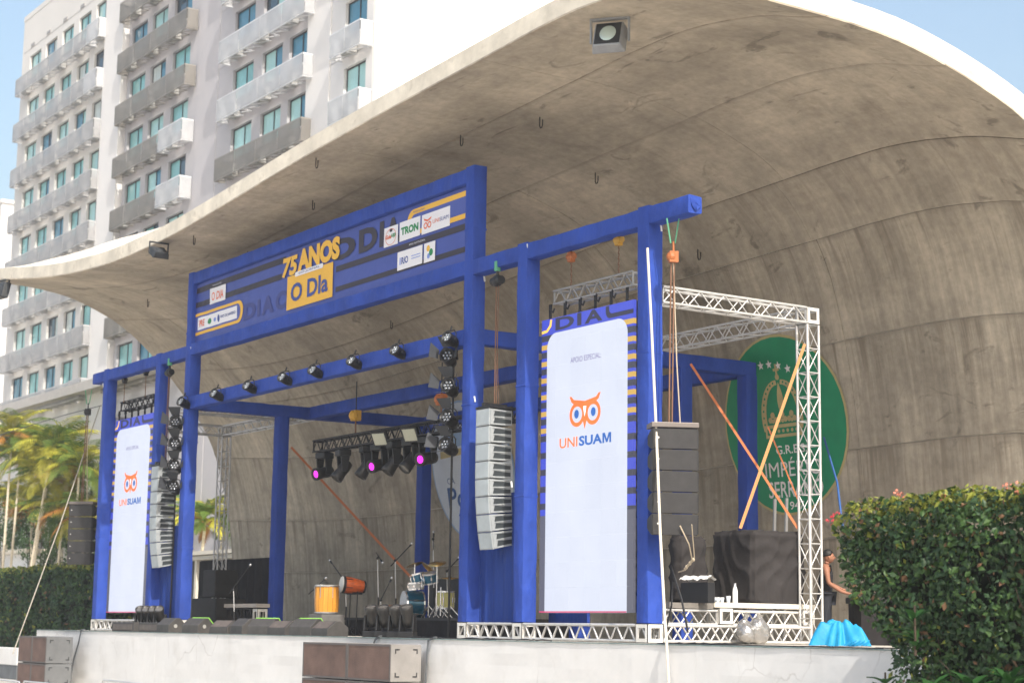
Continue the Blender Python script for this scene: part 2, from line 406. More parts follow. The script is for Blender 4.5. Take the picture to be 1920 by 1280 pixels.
def shell_hit(px, py):
    d = (px-960)/CF*RT-(py-640)/CF*UP+FW; t = 22
    while t < 90:
        p = CL+d*t
        if X0 < p.x < X1 and p.y > -1.1:
            best = min((abs(shell_pt(p.x, k/80).y-p.y), k) for k in range(81) if shell_pt(p.x, k/80).z > .3)
            if p.z >= shell_pt(p.x, best[1]/80).z: return p, best[1]/80
        t += .1
    return None
sh = thing('concrete_shell', 'great curved raw concrete band shell arching over the stage', 'band shell', (-20, 9, GZ))
NX = 90
def thick(s): return .40+.12*s
def ridge(x, s):   # the roof swells upwards behind the lip on its left half
    a = lerp_t([(-40.1, 0), (-38.5, .15), (-36, .6), (-32, .95), (-28, .95), (-24, .6), (-20, .15), (-18.5, 0)], x)
    return a*lerp_t([(0, 0), (.05, .55), (.10, 1.0), (.14, 1.05), (.22, .75), (.32, .2), (.4, 0)], s)*1.15
mb = MB(); n1 = NX+1
for lay in (0, 1):
    for j in range(NP+1):
        s = j/NP
        for i in range(NX+1):
            x = X0+(X1-X0)*i/NX
            mb.v.append(tuple(shell_off(x, s, .03 if lay == 0 else thick(s)+ridge(x, s))))
B = n1*(NP+1)
for j in range(NP):
    for i in range(NX):
        a = j*n1+i
        mb.f.append((a, a+1, a+n1+1, a+n1)); mb.f.append((B+a, B+a+n1, B+a+n1+1, B+a+1))
for i in range(NX):
    mb.f.append((i, B+i, B+i+1, i+1)); a = NP*n1+i; mb.f.append((a, a+1, B+a+1, B+a))
for j in range(NP):
    a = j*n1; mb.f.append((a, a+n1, B+a+n1, B+a)); a = j*n1+NX; mb.f.append((a, B+a, B+a+n1, a+n1))
smooth_angle(mb.build('shell_body', rim_m, sh), .8)
# poured panels of the inner face, recessed joints between them
def s_of(z):
    lo, hi = .4, 1
    for _ in range(20):
        m = (lo+hi)/2
        if shell_pt(-12, m).z > z: lo = m
        else: hi = m
    return lo
SJ = [0, .115, .262, s_of(10.35), s_of(8.7), s_of(6.55), s_of(4.2), s_of(2.3), 1]
XJ = [X0, -35.2, -28.4, -21.7, -14.9, -8.2, X1]
for sj in range(len(SJ)-1):
    for xi in range(len(XJ)-1):
        g = .006; sg = .0004
        xa, xb = XJ[xi]+(g if xi else 0), XJ[xi+1]-(g if xi < len(XJ)-2 else 0)
        if 0 < xi: xa += .15*((sj*7+xi*3) % 3-1)*(0 if sj > 3 else 1)
        if xi < len(XJ)-2: xb += .15*((sj*7+(xi+1)*3) % 3-1)*(0 if sj > 3 else 1)
        sa, sb = SJ[sj]+(sg if sj else 0), SJ[sj+1]-(sg if sj < len(SJ)-2 else 0)
        nx = max(6, int((xb-xa)*2.2)); ns = max(3, int((sb-sa)*50)); dz = rnd.uniform(-.006, .006)
        m2 = MB(); vs_ = []
        for j in range(-1, ns+2):
            s = sa+(sb-sa)*min(max(j, 0), ns)/ns
            for i in range(-1, nx+2):
                x = xa+(xb-xa)*min(max(i, 0), nx)/nx
                edge = j in (-1, ns+1) or i in (-1, nx+1)
                jj = .012*noise.noise(Vector((x*1.7, s*30, 1)))
                vs_.append(shell_off(x, min(1, max(0, s+jj*.03*(j in (-1, 0, ns, ns+1)) * (0 < s < 1))), .034 if edge else dz+.006*noise.noise(Vector((x*.6, s*9, 5)))))
        q = nx+3
        m2.add(vs_, [(j*q+i, (j+1)*q+i, (j+1)*q+i+1, j*q+i+1) for j in range(ns+2) for i in range(nx+2)])
        p = m2.build('panel', concrete, sh, sheet=True); smooth_angle(p, .6)
        ja = p.data.attributes.new('joint_distance', 'FLOAT', 'POINT'); ln_ = 19*(sb-sa)
        for vi in range(len(vs_)): ja.data[vi].value = (ln_*min(max(vi//q-1, 0), ns)/ns) if sj else 9
# steel hooks cast into the soffit
hook_m = M('rusty_steel', (.06, .05, .045), .6, .5)
for px, py in ((865, 252), (580, 372), (595, 294), (1113, 322), (1307, 461), (737, 600), (365, 440), (278, 560), (468, 470), (1010, 215)):
    h = shell_hit(px, py)
    if not h: continue
    p, s = h; b = shell_pt(p.x, s); d = .26
    pts = [b+Vector((-.05, 0, .02)), b+Vector((-.05, 0, -d+.05)), b+Vector((-.02, 0, -d)), b+Vector((.03, 0, -d)), b+Vector((.055, 0, -d+.05)), b+Vector((.055, 0, -d*.35))]
    smooth_angle(MB().tube(pts, .014).build('hook', hook_m, sh))

# floodlights under the lip
glass_m = M('lamp_glass', (.55, .66, .62), .15, .2, spec=.6)
fl_m = M('floodlight_housing', (.30, .31, .32), .5, .3, var=.15)
flb_m = M('floodlight_dark', (.03, .033, .037), .5)
def floodlight(px, py, label, rz, sc=1, tilt=.5, hm=fl_m):
    p, s = shell_hit(px, py); c = shell_pt(p.x, s)
    t = thing('floodlight', label, 'floodlight', c, rz, 'floodlights under the shell lip')
    t.scale = (sc, sc, sc)
    R = Matrix.Rotation(tilt, 3, 'X'); o = Vector((0, -.05, -.42))
    def f(mbx): mbx.v = [tuple(R @ Vector(v)+o) for v in mbx.v]; return mbx
    f(MB().prism([(-.28, -.12), (.28, -.12), (.34, .13), (-.34, .13)], -.30, .30, lambda u, v, d: (u, v, d))).build('housing', hm, t, False, bevel=.03)
    f(MB().box(-.25, .25, -.135, -.121, -.26, .26)).build('bezel', flb_m, t, False)
    f(MB().sphere((0, -.13, 0), .2, (.85, .2, 1.0), 16, 8)).build('glass', glass_m if hm is fl_m else flb_m, t, False, smooth=True)
    b = MB(); b.box(-.40, -.36, -.03, .03, -.45, .05); b.box(.36, .40, -.03, .03, -.45, .05); b.box(-.40, .40, -.04, .04, .0, .05)
    b.v = [(x, y, z-.05) for x, y, z in b.v]; b.build('bracket', hm, t, False)
    return t
floodlight(1138, 30, 'large grey floodlight bracketed under the shell lip at the top of the picture', YAW-.3, .95, -.45)
floodlight(305, 452, 'dark flat floodlight under the left part of the concrete shell', YAW+.6, .7, -1.0, flb_m)
floodlight(14, 521, 'dark floodlight hanging at the far left tip of the shell', .2, .9, -.2, flb_m)

# ------------------------------------------------------------------ painted emblems on the rear wall
def wallmap(off): return lambda u, v: (u, wall_y(u, v)-off, v)
def grid_disc(cx, cz, r, n=7):
    vs_ = [(cx, cz)]; fs = []; K = 40
    for i in range(1, n+1): vs_ += [(cx+r*i/n*math.cos(2*PI*k/K), cz+r*i/n*math.sin(2*PI*k/K)) for k in range(K)]
    fs = [(0, 1+k, 1+(k+1) % K) for k in range(K)]
    for i in range(n-1):
        for k in range(K):
            a, b, c, d = 1+i*K+k, 1+i*K+(k+1) % K, 1+(i+1)*K+(k+1) % K, 1+(i+1)*K+k
            fs += [(a, d, c), (a, c, b)]
    return vs_, fs
def subdiv(shape, n):
    vs_, fs = shape; vs_ = list(vs_)
    for _ in range(n):
        cache = {}; nf = []
        def mid(a, b):
            k = (min(a, b), max(a, b))
            if k not in cache: cache[k] = len(vs_); vs_.append(((vs_[a][0]+vs_[b][0])/2, (vs_[a][1]+vs_[b][1])/2))
            return cache[k]
        for a, b, c in fs:
            x, y, z = mid(a, b), mid(b, c), mid(c, a); nf += [(a, x, z), (x, b, y), (z, y, c), (x, y, z)]
        fs = nf
    return vs_, fs
ec = (-10.5, 4.97); er = 2.08
em = thing('wall_emblem', 'round green emblem with golden crown and white lettering on the shell wall', 'emblem', (ec[0], 8.9, ec[1]-er))
gold = M('emblem_gold', (.52, .42, .20), .7, var=.1); green = M('emblem_green', (.007, .25, .11), .6, var=.1, vscale=2); wht = M('emblem_white', (.80, .77, .76), .7)
decal('border', gold, em, grid_disc(*ec, er), wallmap(.03)); decal('disc', green, em, grid_disc(*ec, er-.06), wallmap(.04))
def E(name, mat, shape, off=.05, n=1): return decal(name, mat, em, subdiv(shape, n), wallmap(off))
def star(cx, cz, r): return fill([(cx+(r if k % 2 == 0 else r*.42)*math.sin(PI*k/5), cz+(r if k % 2 == 0 else r*.42)*math.cos(PI*k/5)) for k in range(10)])
for k, (dx, dz, r) in enumerate(((-.82, 1.38, .17), (-.50, 1.42, .11), (-.22, 1.42, .11), (.08, 1.36, .11), (.38, 1.26, .11))):
    E('star', gold if k == 0 else wht, star(ec[0]+dx, ec[1]+dz, r), n=0)
cx, cz = ec[0]-.02, ec[1]+.05
E('crown_base', gold, fill(rect(cx-.62, cx+.62, cz-.32, cz-.02)))
E('crown_band', green, fill(rect(cx-.55, cx+.55, cz-.25, cz-.10)), .057)
for k in range(7): E('jewel', gold, fill(disc(cx-.45+.15*k, cz-.175, .045, n=8)), .064, 0)
for sx in (-1, 1):
    arc = [(cx+sx*(.08+.62*math.sin(a)), cz+.15+.85*math.cos(a)) for a in [PI*.62*k/10 for k in range(11)]]
    inn = [(cx+sx*(.05+.48*math.sin(a)), cz+.15+.74*math.cos(a)) for a in [PI*.62*k/10 for k in range(11)]]
    E('crown_arch', gold, fill(arc+inn[::-1]))
    for k in range(1, 10):
        a = PI*.062*k; E('pearl', green, fill(disc(cx+sx*(.065+.55*math.sin(a)), cz+.15+.795*math.cos(a), .03, n=6)), .057, 0)
    for dx, dz, r in ((-.09, .09, .07), (.09, .09, .07), (0, .2, .075), (0, .06, .05)): E('crown_leaf', gold, fill(disc(cx+sx*.32+dx, cz+dz, r, n=10)), .052, 0)
mid_ = [(cx+.10*math.sin(PI*k/10), cz+.95-.85*k/10) for k in range(11)]
E('crown_arch', gold, fill(mid_+[(2*cx-x, z) for x, z in mid_[-2:0:-1]]))
for dx, dz, r in ((-.10, .09, .07), (.10, .09, .07), (0, .2, .085), (0, .06, .05)): E('crown_leaf', gold, fill(disc(cx+dx, cz+dz, r, n=10)), .053, 0)
E('crown_cross', gold, fill(disc(cx, cz+1.06, .07, n=10)), n=0); E('crown_cross', gold, fill([(cx-.03, cz+1.1), (cx+.03, cz+1.1), (cx+.03, cz+1.2), (cx+.1, cz+1.2), (cx+.1, cz+1.26), (cx+.03, cz+1.26), (cx+.03, cz+1.36), (cx-.03, cz+1.36), (cx-.03, cz+1.26), (cx-.1, cz+1.26), (cx-.1, cz+1.2), (cx-.03, cz+1.2)]), n=0)
tx = ec[0]+.16
E('lettering', wht, fit(text2d('G.R.E.S.', .012), tx-.52, tx+.52, ec[1]-.66, ec[1]-.46), n=0)
E('lettering', wht, fit(text2d('IMPÉRIO', .012), tx-.95, tx+.95, ec[1]-1.18, ec[1]-.74), n=0)
E('lettering', wht, fit(text2d('SERRANO', .012), tx-.88, tx+.95, ec[1]-1.66, ec[1]-1.28), n=0)
E('lettering', wht, fit(text2d('1947', .012), tx-.3, tx+.3, ec[1]-1.95, ec[1]-1.76), n=0)

wc = at(905, 885, Y=8.85); wr = 2.05
we = thing('wall_emblem', 'round white emblem with pale blue border half hidden behind the grey speaker array', 'emblem', (wc.x, 8.9, wc.z-wr))
pb = M('emblem_pale_blue', (.30, .42, .60), .7); wp = M('emblem_offwhite', (.62, .66, .72), .7, var=.05); nv = M('emblem_navy', (.03, .09, .25), .7)
decal('border', pb, we, grid_disc(wc.x, wc.z, wr), wallmap(.03)); decal('disc', wp, we, grid_disc(wc.x, wc.z, wr-.06), wallmap(.04))
decal('lettering', nv, we, fit(text2d('CA', .0), wc.x-1.35, wc.x-.95, wc.z-.30, wc.z-.12), wallmap(.05))
decal('lettering', nv, we, fit(text2d('Po', .015), wc.x-1.4, wc.x-.45, wc.z-1.02, wc.z-.4), wallmap(.05))
decal('wing', pb, we, fill([(wc.x-1.3, wc.z+.7), (wc.x+1.2, wc.z+.9), (wc.x+1.0, wc.z+1.25), (wc.x-1.1, wc.z+1.1)]), wallmap(.05))
decal('ribbon', gold, we, fill([(wc.x-1.5, wc.z+.45), (wc.x+1.2, wc.z+.62), (wc.x+1.2, wc.z+.78), (wc.x-1.45, wc.z+.66)]), wallmap(.055))

# ------------------------------------------------------------------ blue fabric-covered stage frame
H1, H2 = 7.80, 9.82
PX = {1: -31.35, 2: -27.28, 3: -25.19, 5: -10.77, 6: -8.76, 7: -4.84}
def fabric_box(name, x0, x1, y0, y1, z0, z1, parent, mat=blue, amp=.013):
    bm = bmesh.new(); bmesh.ops.create_cube(bm, size=1)
    D = (x1-x0, y1-y0, z1-z0)
    for v in bm.verts: v.co = Vector(((x0+x1)/2+v.co.x*D[0], (y0+y1)/2+v.co.y*D[1], (z0+z1)/2+v.co.z*D[2]))
    ax = D.index(max(D))
    le = [e for e in bm.edges if abs((e.verts[0].co-e.verts[1].co)[ax]) > D[ax]*.9]
    se = [e for e in bm.edges if e not in le]
    bmesh.ops.bevel(bm, geom=le, offset=.022, segments=2, affect='EDGES', profile=.5)
    le = [e for e in bm.edges if abs((e.verts[0].co-e.verts[1].co)[ax]) > D[ax]*.9]
    bmesh.ops.subdivide_edges(bm, edges=le, cuts=int(max(4, D[ax]*3.2)), use_grid_fill=True)
    for v in bm.verts:
        q = v.co*3.0
        v.co += Vector((noise.noise(q), noise.noise(q+Vector((9, 0, 0))), noise.noise(q+Vector((0, 9, 0)))))*amp
    me = bpy.data.meshes.new(name); bmesh.ops.recalc_face_normals(bm, faces=bm.faces); bm.to_mesh(me); bm.free(); me.materials.append(mat)
    o = bpy.data.objects.new(name, me); link(o, parent); smooth_angle(o, .55)
    return o
fr = thing('stage_gantry', 'large truss gantry and roof grid wrapped in royal blue fabric', 'stage frame', (-18, 0, 0))
for k in (1, 2, 6, 7): fabric_box('post', PX[k], PX[k]+W, 0, W, .345, H1+.012, fr)
for k in (3, 5): fabric_box('post', PX[k], PX[k]+W, 0, W, .345, H2, fr)
i_ = .012
fabric_box('header_beam', -32.28, PX[3]+.01, i_, W-i_, H1-W, H1-i_, fr)
fabric_box('header_beam', PX[5]+W-.01, -3.39, i_, W-i_, H1-W, H1-i_, fr)
fabric_box('banner_beam', PX[3]+W-.01, PX[5]+.01, i_, W-i_, H1-W+.03, H1+.02, fr)
fabric_box('banner_beam', PX[3]+W-.01, PX[5]+.01, i_, W-i_, H2-W-.01, H2-.02, fr)
RZ0, RZ1 = 6.02, 6.36
fabric_box('roof_beam', PX[3]+W-.01, PX[5]+.01, i_+.01, W-i_-.01, RZ0, RZ1, fr)
for xk in (3, 5): fabric_box('roof_beam', PX[xk]+i_, PX[xk]+W-i_, W-.01, 7.78, RZ0+.008, RZ1-.008, fr)
fabric_box('roof_beam', PX[3]+W-.02, PX[5]+.02, 3.70, 3.70+W, RZ0, RZ1, fr)
fabric_box('roof_beam', PX[3]+W-.02, PX[5]+.02, 7.47, 7.47+W-.02, RZ0, RZ1, fr)
for x, y in ((PX[3], 2.76), (PX[3], 7.46), (PX[5], 5.55), (PX[5], 7.47), (PX[5], 2.76)): fabric_box('post', x, x+W, y, y+W, 0, RZ0+.015, fr)
def drape(x0, x1, y, z0, z1, parent, mat=blue_d, fold=.35, amp=.03, name='drape'):
    nx = max(8, int((x1-x0)*14)); nz = 6
    mb = MB()
    vs_ = [(x0+(x1-x0)*i/nx, y+amp*math.sin(i/nx*(x1-x0)/fold*2*PI+noise.noise(Vector((i*.1, k*.3, y))))*(.4+.6*(1-k/nz)), z0+(z1-z0)*k/nz) for k in range(nz+1) for i in range(nx+1)]
    mb.add(vs_, [(k*(nx+1)+j, k*(nx+1)+j+1, (k+1)*(nx+1)+j+1, (k+1)*(nx+1)+j) for k in range(nz) for j in range(nx)])
    return mb.build(name, mat, parent, sheet=True, smooth=True)
drape(PX[5]+W+.01, PX[6]-.01, .30, .34, 2.9, fr); drape(PX[6]+W, -7.15, .62, .30, 1.3, fr, amp=.015); drape(PX[2]+W, PX[3]-.01, .28, .34, 2.9, fr)
# gathered fabric at the beam end
g = MB(); xe = -3.386
for k in range(7):
    a = -.5+k*.16
    g.tube([(xe, .06+.03*k, 7.75-.02*k), (xe+.012, .09+.03*k, 7.6), (xe+.014, .16, 7.50)], [.008, .014, .006], 5)
g.build('gathered_end', blue, fr, smooth=True)
tie = M('white_tie', (.7, .7, .68), .6)
for x, y, z in ((PX[7]+W+.004, W-.05, H1-W-.02), (PX[6]+W+.004, .02, H1-.06), (PX[5]+W+.004, W-.04, H1-W-.03), (PX[3]+W+.004, .02, H1-.10), (PX[1]+.02, -.004, H1-W-.1), (PX[6]-.1, -.006, 3.05), (PX[5]+W+.004, .1, 4.9)):
    MB().box(x-.012, x+.012, y-.012, y+.02, z-.09, z+.03, Matrix.Rotation(.2, 3, 'X')).build('cable_tie', tie, fr)
for k in (1, 2, 3, 5, 6, 7):
    top = H2 if k in (3, 5) else H1
    for z in ((2.55, 5.1) if k not in (3, 5) else (2.4, 4.9, 8.3)):
        z += .2*math.sin(k*5.1+z); a, b = PX[k]-.006, PX[k]+W+.006
        fabric_box('wrap_seam', a, b, -.006, W+.006, z, z+.05, fr, blue, .004)
# aluminium base trusses carrying the posts
for a, b in ((PX[1], PX[3]+W), (PX[5], PX[7]+W)):
    truss(fr, (a+.03, .03, .035), (b-.03, .03, .035), (0, W-.06, 0), alu, bay=.36, r=.027, br=.018, up=Vector((0, 0, .275)), name='base_truss')
def corner_block(parent, x, y, z, s=W, h=.33, mat=alu_w):
    mb = MB(); t = .03; e = s/2
    for ax in range(3):
        for sgn in (-1, 1):
            q = [(-1, -1), (1, -1), (1, 1), (-1, 1)]
            vs_ = []
            for d in (0, .012):
                for k, rr in ((1, 1), (.55, .55)):
                    for u, v in q:
                        c = [0, 0, 0]; o_ = [e, e, h/2]
                        c[ax] = sgn*(o_[ax]-d); u_, v_ = [i for i in range(3) if i != ax]
                        c[u_] = u*k*o_[u_]; c[v_] = v*k*o_[v_]; vs_.append((x+c[0], y+c[1], z+h/2+c[2]))
            fs = []
            for k in range(4):
                n = (k+1) % 4; fs += [(k, n, 4+n, 4+k), (8+k, 8+n, 12+n, 12+k), (4+k, 4+n, 12+n, 12+k), (k, n, 8+n, 8+k)]
            mb.add(vs_, fs)
    return mb.build('corner_block', mat, parent)
for k in (1, 3, 5, 6, 7): corner_block(fr, PX[k]+W/2, W/2, .004, W+.02, .335)

# ------------------------------------------------------------------ aluminium wing frames
def wing(label, xa, sgn):
    t = thing('wing_frame', label, 'truss frame', (xa, 4, 0), 0, 'aluminium wing frames')
    s = .29; x0 = xa+.02
    z1 = 6.36
    truss(t, (x0, W+.02, z1-.29), (x0, 3.84, z1-.29), (s, 0, 0), alu, .56, .026, .013, Vector((0, 0, .29)))
    corner_block(t, x0+s/2, 4.0, z1-.31, .33, .33)
    truss(t, (x0, 3.855, .02), (x0, 3.855, z1-.32), (s, 0, 0), alu, .48, .026, .012, Vector((0, s, 0)), name='truss_tower', cross=True)
    xi = PX[6] if sgn > 0 else PX[2]
    if sgn > 0: truss(t, (x0-.02, 3.855, z1-.29), (xi-.3, 3.855, z1-.29), (0, s, 0), alu, .56, .024, .012, Vector((0, 0, .29)))
    else: truss(t, (x0+s+.02, 3.855, z1-.29), (xi+1.9, 3.855, z1-.29), (0, s, 0), alu, .56, .024, .012, Vector((0, 0, .29)))
    truss(t, (x0, W+.03, .035), (x0, 3.84, .035), (s, 0, 0), alu, .42, .028, .018, Vector((0, 0, .275)), name='base_truss')
    if sgn < 0: truss(t, (PX[2]+1.0, W+.02, 6.07), (PX[2]+1.0, 3.84, 6.07), (s, 0, 0), alu, .40, .026, .015, Vector((0, 0, .29)))
    return t
wing('sunlit aluminium truss frame running back from the right end of the stage', PX[7], 1)
wing('aluminium truss frame behind the left screen', PX[1], -1)

# ------------------------------------------------------------------ LED screens
def screen_mat():
    m = bpy.data.materials.new('led_picture'); m.use_nodes = True; t = m.node_tree; b = t.nodes['Principled BSDF']; N = t.nodes.new; L = t.links.new
    b.inputs['Base Color'].default_value = (.02, .02, .02, 1); b.inputs['Roughness'].default_value = .5
    uv = N('ShaderNodeUVMap'); sp = N('ShaderNodeSeparateXYZ'); L(uv.outputs[0], sp.inputs[0])
    def ma(op, a, b_=None, c=None):
        n = N('ShaderNodeMath'); n.operation = op
        for i, v in enumerate((a, b_, c)):
            if v is None: continue
            if isinstance(v, (int, float)): n.inputs[i].default_value = v
            else: L(v, n.inputs[i])
        return n.outputs[0]
    u, v = sp.outputs[0], sp.outputs[1]          # metres across / up
    r = .30                                        # rounded white field x .19..2.80, z to 5.42
    qx = ma('SUBTRACT', ma('ABSOLUTE', ma('SUBTRACT', u, 1.495)), 1.305-r)
    qz = ma('SUBTRACT', v, 5.42-r)
    d = ma('SUBTRACT', ma('SQRT', ma('ADD', ma('POWER', ma('MAXIMUM', qx, 0), 2), ma('POWER', ma('MAXIMUM', qz, 0), 2))), r)
    d = ma('MAXIMUM', d, ma('ADD', ma('MAXIMUM', qx, qz), -r))
    white = ma('LESS_THAN', d, 0)
    # side stripes: yellow and dark bands, a grey lower third
    fr_ = ma('FRACT', ma('DIVIDE', ma('ADD', v, ma('MULTIPLY', ma('GREATER_THAN', u, 1.5), .17)), .33))
    dark = ma('LESS_THAN', fr_, .36)
    yel = ma('MULTIPLY', ma('MULTIPLY', ma('GREATER_THAN', fr_, .50), ma('LESS_THAN', fr_, .80)), ma('GREATER_THAN', v, 3.4))
    top = ma('GREATER_THAN', v, 5.44)
    low = ma('LESS_THAN', v, 1.86)
    def mix(f, a, c):
        n = N('ShaderNodeMixRGB'); L(f, n.inputs[0])
        for i, x in ((1, a), (2, c)):
            if isinstance(x, tuple): n.inputs[i].default_value = (*x, 1)
            else: L(x, n.inputs[i])
        return n.outputs[0]
    nt_ = ma('SUBTRACT', 1, top)
    c = mix(ma('MULTIPLY', dark, nt_), (.06, .09, .68), (.05, .05, .08))
    c = mix(ma('MULTIPLY', yel, nt_), c, (.75, .47, .10))
    c = mix(low, c, (.13, .13, .17))
    wn = N('ShaderNodeTexNoise'); wn.inputs['Scale'].default_value = 1.3; wn.inputs['Detail'].default_value = 3; L(uv.outputs[0], wn.inputs[0])
    rp = N('ShaderNodeValToRGB'); rp.color_ramp.elements[0].color = (.70, .75, .90, 1); rp.color_ramp.elements[1].color = (.82, .86, .98, 1)
    L(wn.outputs[0], rp.inputs[0])
    c = mix(white, c, rp.outputs[0])
    oi = N('ShaderNodeObjectInfo'); mr = N('ShaderNodeMapRange'); mr.inputs[3].default_value = .972; mr.inputs[4].default_value = 1.0; L(oi.outputs['Random'], mr.inputs[0])
    hs = N('ShaderNodeHueSaturation'); L(mr.outputs[0], hs.inputs['Value']); L(c, hs.inputs['Color'])
    L(hs.outputs[0], b.inputs['Emission Color']); b.inputs['Emission Strength'].default_value = .61
    return m
led_m = screen_mat()
led_dark = M('led_letters', (.035, .035, .06), .6, emit=.35); led_or = M('led_orange', (.83, .13, .03), .6, emit=.55); led_nv = M('led_navy', (.02, .09, .32), .6, emit=.5); led_w = M('led_white', (.8, .85, .98), .6, emit=.6)
led_y = M('led_yellow', (.78, .47, .09), .6, emit=.55); led_tx = M('led_text', (.12, .10, .25), .6, emit=.4); led_ed = M('led_edge', (.45, .05, .12), .6, emit=.4)
def screen(label, xl):
    y = .36; z0 = .53; Wd, Hd = 2.985, 5.72
    t = thing('led_screen', label, 'screen', (xl+1.5, y, z0), 0, 'tall LED screens in the stage front')
    nx, nz = 6, 12
    for k in range(nz):
        for i in range(nx):
            a, b, c, d = Wd*i/nx+.0015, Wd*(i+1)/nx-.0015, Hd*k/nz+.0015, Hd*(k+1)/nz-.0015
            me = bpy.data.meshes.new('panel')
            vs_ = [(xl+x, yy, z0+z) for yy in (y, y+.06) for x, z in ((a, c), (b, c), (b, d), (a, d))]
            me.from_pydata(vs_, [], [(0, 1, 2, 3), (5, 4, 7, 6), (4, 0, 3, 7), (1, 5, 6, 2), (4, 5, 1, 0), (3, 2, 6, 7)])
            ul = me.uv_layers.new(name='UVMap')
            for lp in me.loops: q = vs_[lp.vertex_index]; ul.data[lp.index].uv = (q[0]-xl, q[2]-z0)
            me.materials.append(led_m); link(bpy.data.objects.new('panel', me), t)
    f = lambda off: (lambda u, v: (xl+u, y-off, z0+v))
    D = lambda n, m, s_, off=.004: decal(n, m, t, s_, f(off))
    for txt, a, b in (('D', .47, 1.10), ('I', 1.20, 1.34), ('A', 1.44, 2.02)): D('lettering', led_dark, fit(text2d(txt, .035), a, b, 5.46, 5.705))
    ca = [PI+.5*PI*k/8 for k in range(9)]
    D('lettering', led_dark, fill([(2.12, 5.705), (2.12, 5.60)]+[(2.26+.14*math.cos(a), 5.605+.14*math.sin(a)) for a in ca]+[(2.98, 5.465), (2.98, 5.55), (2.32, 5.55)]+[(2.32+.09*math.cos(a), 5.64+.09*math.sin(a)) for a in ca[::-1]]+[(2.23, 5.705)]))
    D('curl', led_y, fill([(0.005, 5.44), (.2, 5.46), (.33, 5.56), (.36, 5.70), (.29, 5.70), (.27, 5.60), (.17, 5.51), (.005, 5.50)]), .005)
    D('lettering', led_tx, fit(text2d('APOIO ESPECIAL:', .0), .99, 1.98, 4.755, 4.86))
    # owl
    cxo, czo = 1.475, 3.74
    for sx in (-1, 1):
        D('owl_ring', led_or, fill(disc(cxo+sx*.255, czo, .245, .235), disc(cxo+sx*.255, czo, .165, .155)))
        D('owl_iris', led_nv, fill(disc(cxo+sx*.27, czo+.01, .075, .085)), .005)
        D('owl_brow', led_or, fill([(cxo, czo+.10), (cxo+sx*.30, czo+.17), (cxo+sx*.44, czo+.25), (cxo+sx*.50, czo+.36), (cxo+sx*.44, czo+.36), (cxo+sx*.36, czo+.29), (cxo, czo+.24)]), .006)
    D('owl_beak', led_or, fill([(cxo-.11, czo+.18), (cxo+.11, czo+.18), (cxo+.07, czo-.1), (cxo, czo-.30), (cxo-.07, czo-.1)]), .007)
    D('owl_nose', led_w, fill([(cxo-.05, czo+.14), (cxo+.05, czo+.14), (cxo, czo-.06)]), .009)
    D('lettering', led_or, fit(text2d('UNI', .012), .65, 1.24, 3.13, 3.32)); D('lettering', led_nv, fit(text2d('SUA', .035), 1.29, 2.03, 3.13, 3.32)); D('lettering', led_nv, fill([(2.04, 3.13), (2.095, 3.13), (2.095, 3.25), (2.15, 3.14), (2.20, 3.14), (2.255, 3.25), (2.255, 3.13), (2.31, 3.13), (2.31, 3.32), (2.235, 3.32), (2.175, 3.20), (2.115, 3.32), (2.04, 3.32)]))
    D('edge_line', led_ed, fill(rect(.02, 2.8, .004, .03)), .006)
    mb = MB()
    for x in (.05, 1.0, 2.0, 2.9): mb.box(xl+x-.03, xl+x+.03, y+.065, y+.16, z0, z0+Hd)
    for k in range(8): mb.box(xl+.02, xl+Wd+.02, y+.10, y+.14, z0+.3+k*.7, z0+.34+k*.7)
    for k in range(24): mb.box(xl+Wd+.0, xl+Wd+.06, y+.07, y+.16, z0+.1+k*.235, z0+.16+k*.235)
    mb.build('rear_rack', black_t, t)
    mb = MB()
    for k in range(11): mb.box(xl+Wd+.062, xl+Wd+.075, y+.08, y+.14, z0+.22+k*.48, z0+.27+k*.48)
    mb.build('latch', alu_w, t)
    # short truss the panels hang from
    tr = truss(t, (xl+.42, y-.02, z0+Hd+.27), (xl+Wd-.02, y-.02, z0+Hd+.27), (0, .28, 0), M('aluminium_shade', (.30, .30, .30), .4, .5) if xl > -20 else black_t, .42, .022, .013, Vector((0, 0, .26)), name='hanging_truss')  # right truss: darker aluminium, its shade put into the colour
    for k in range(6):
        x = xl+.25+k*.5; MB().box(x-.015, x+.015, y, y+.05, z0+Hd-.005, z0+Hd+.29).build('hanging_strap', black, t)
        if k < 5: MB().tube([(x+.12, y-.03, z0+Hd+.27), (x+.14, y-.06, z0+Hd+.15), (x+.2, y-.05, z0+Hd+.10), (x+.27, y-.06, z0+Hd+.17)], .02, 5).build('cable_loop', black, t, smooth=True)
    return t
screen('tall LED screen with orange owl logo at the right of the stage front', -8.39)
screen('tall LED screen with orange owl logo at the left of the stage front', -31.13)

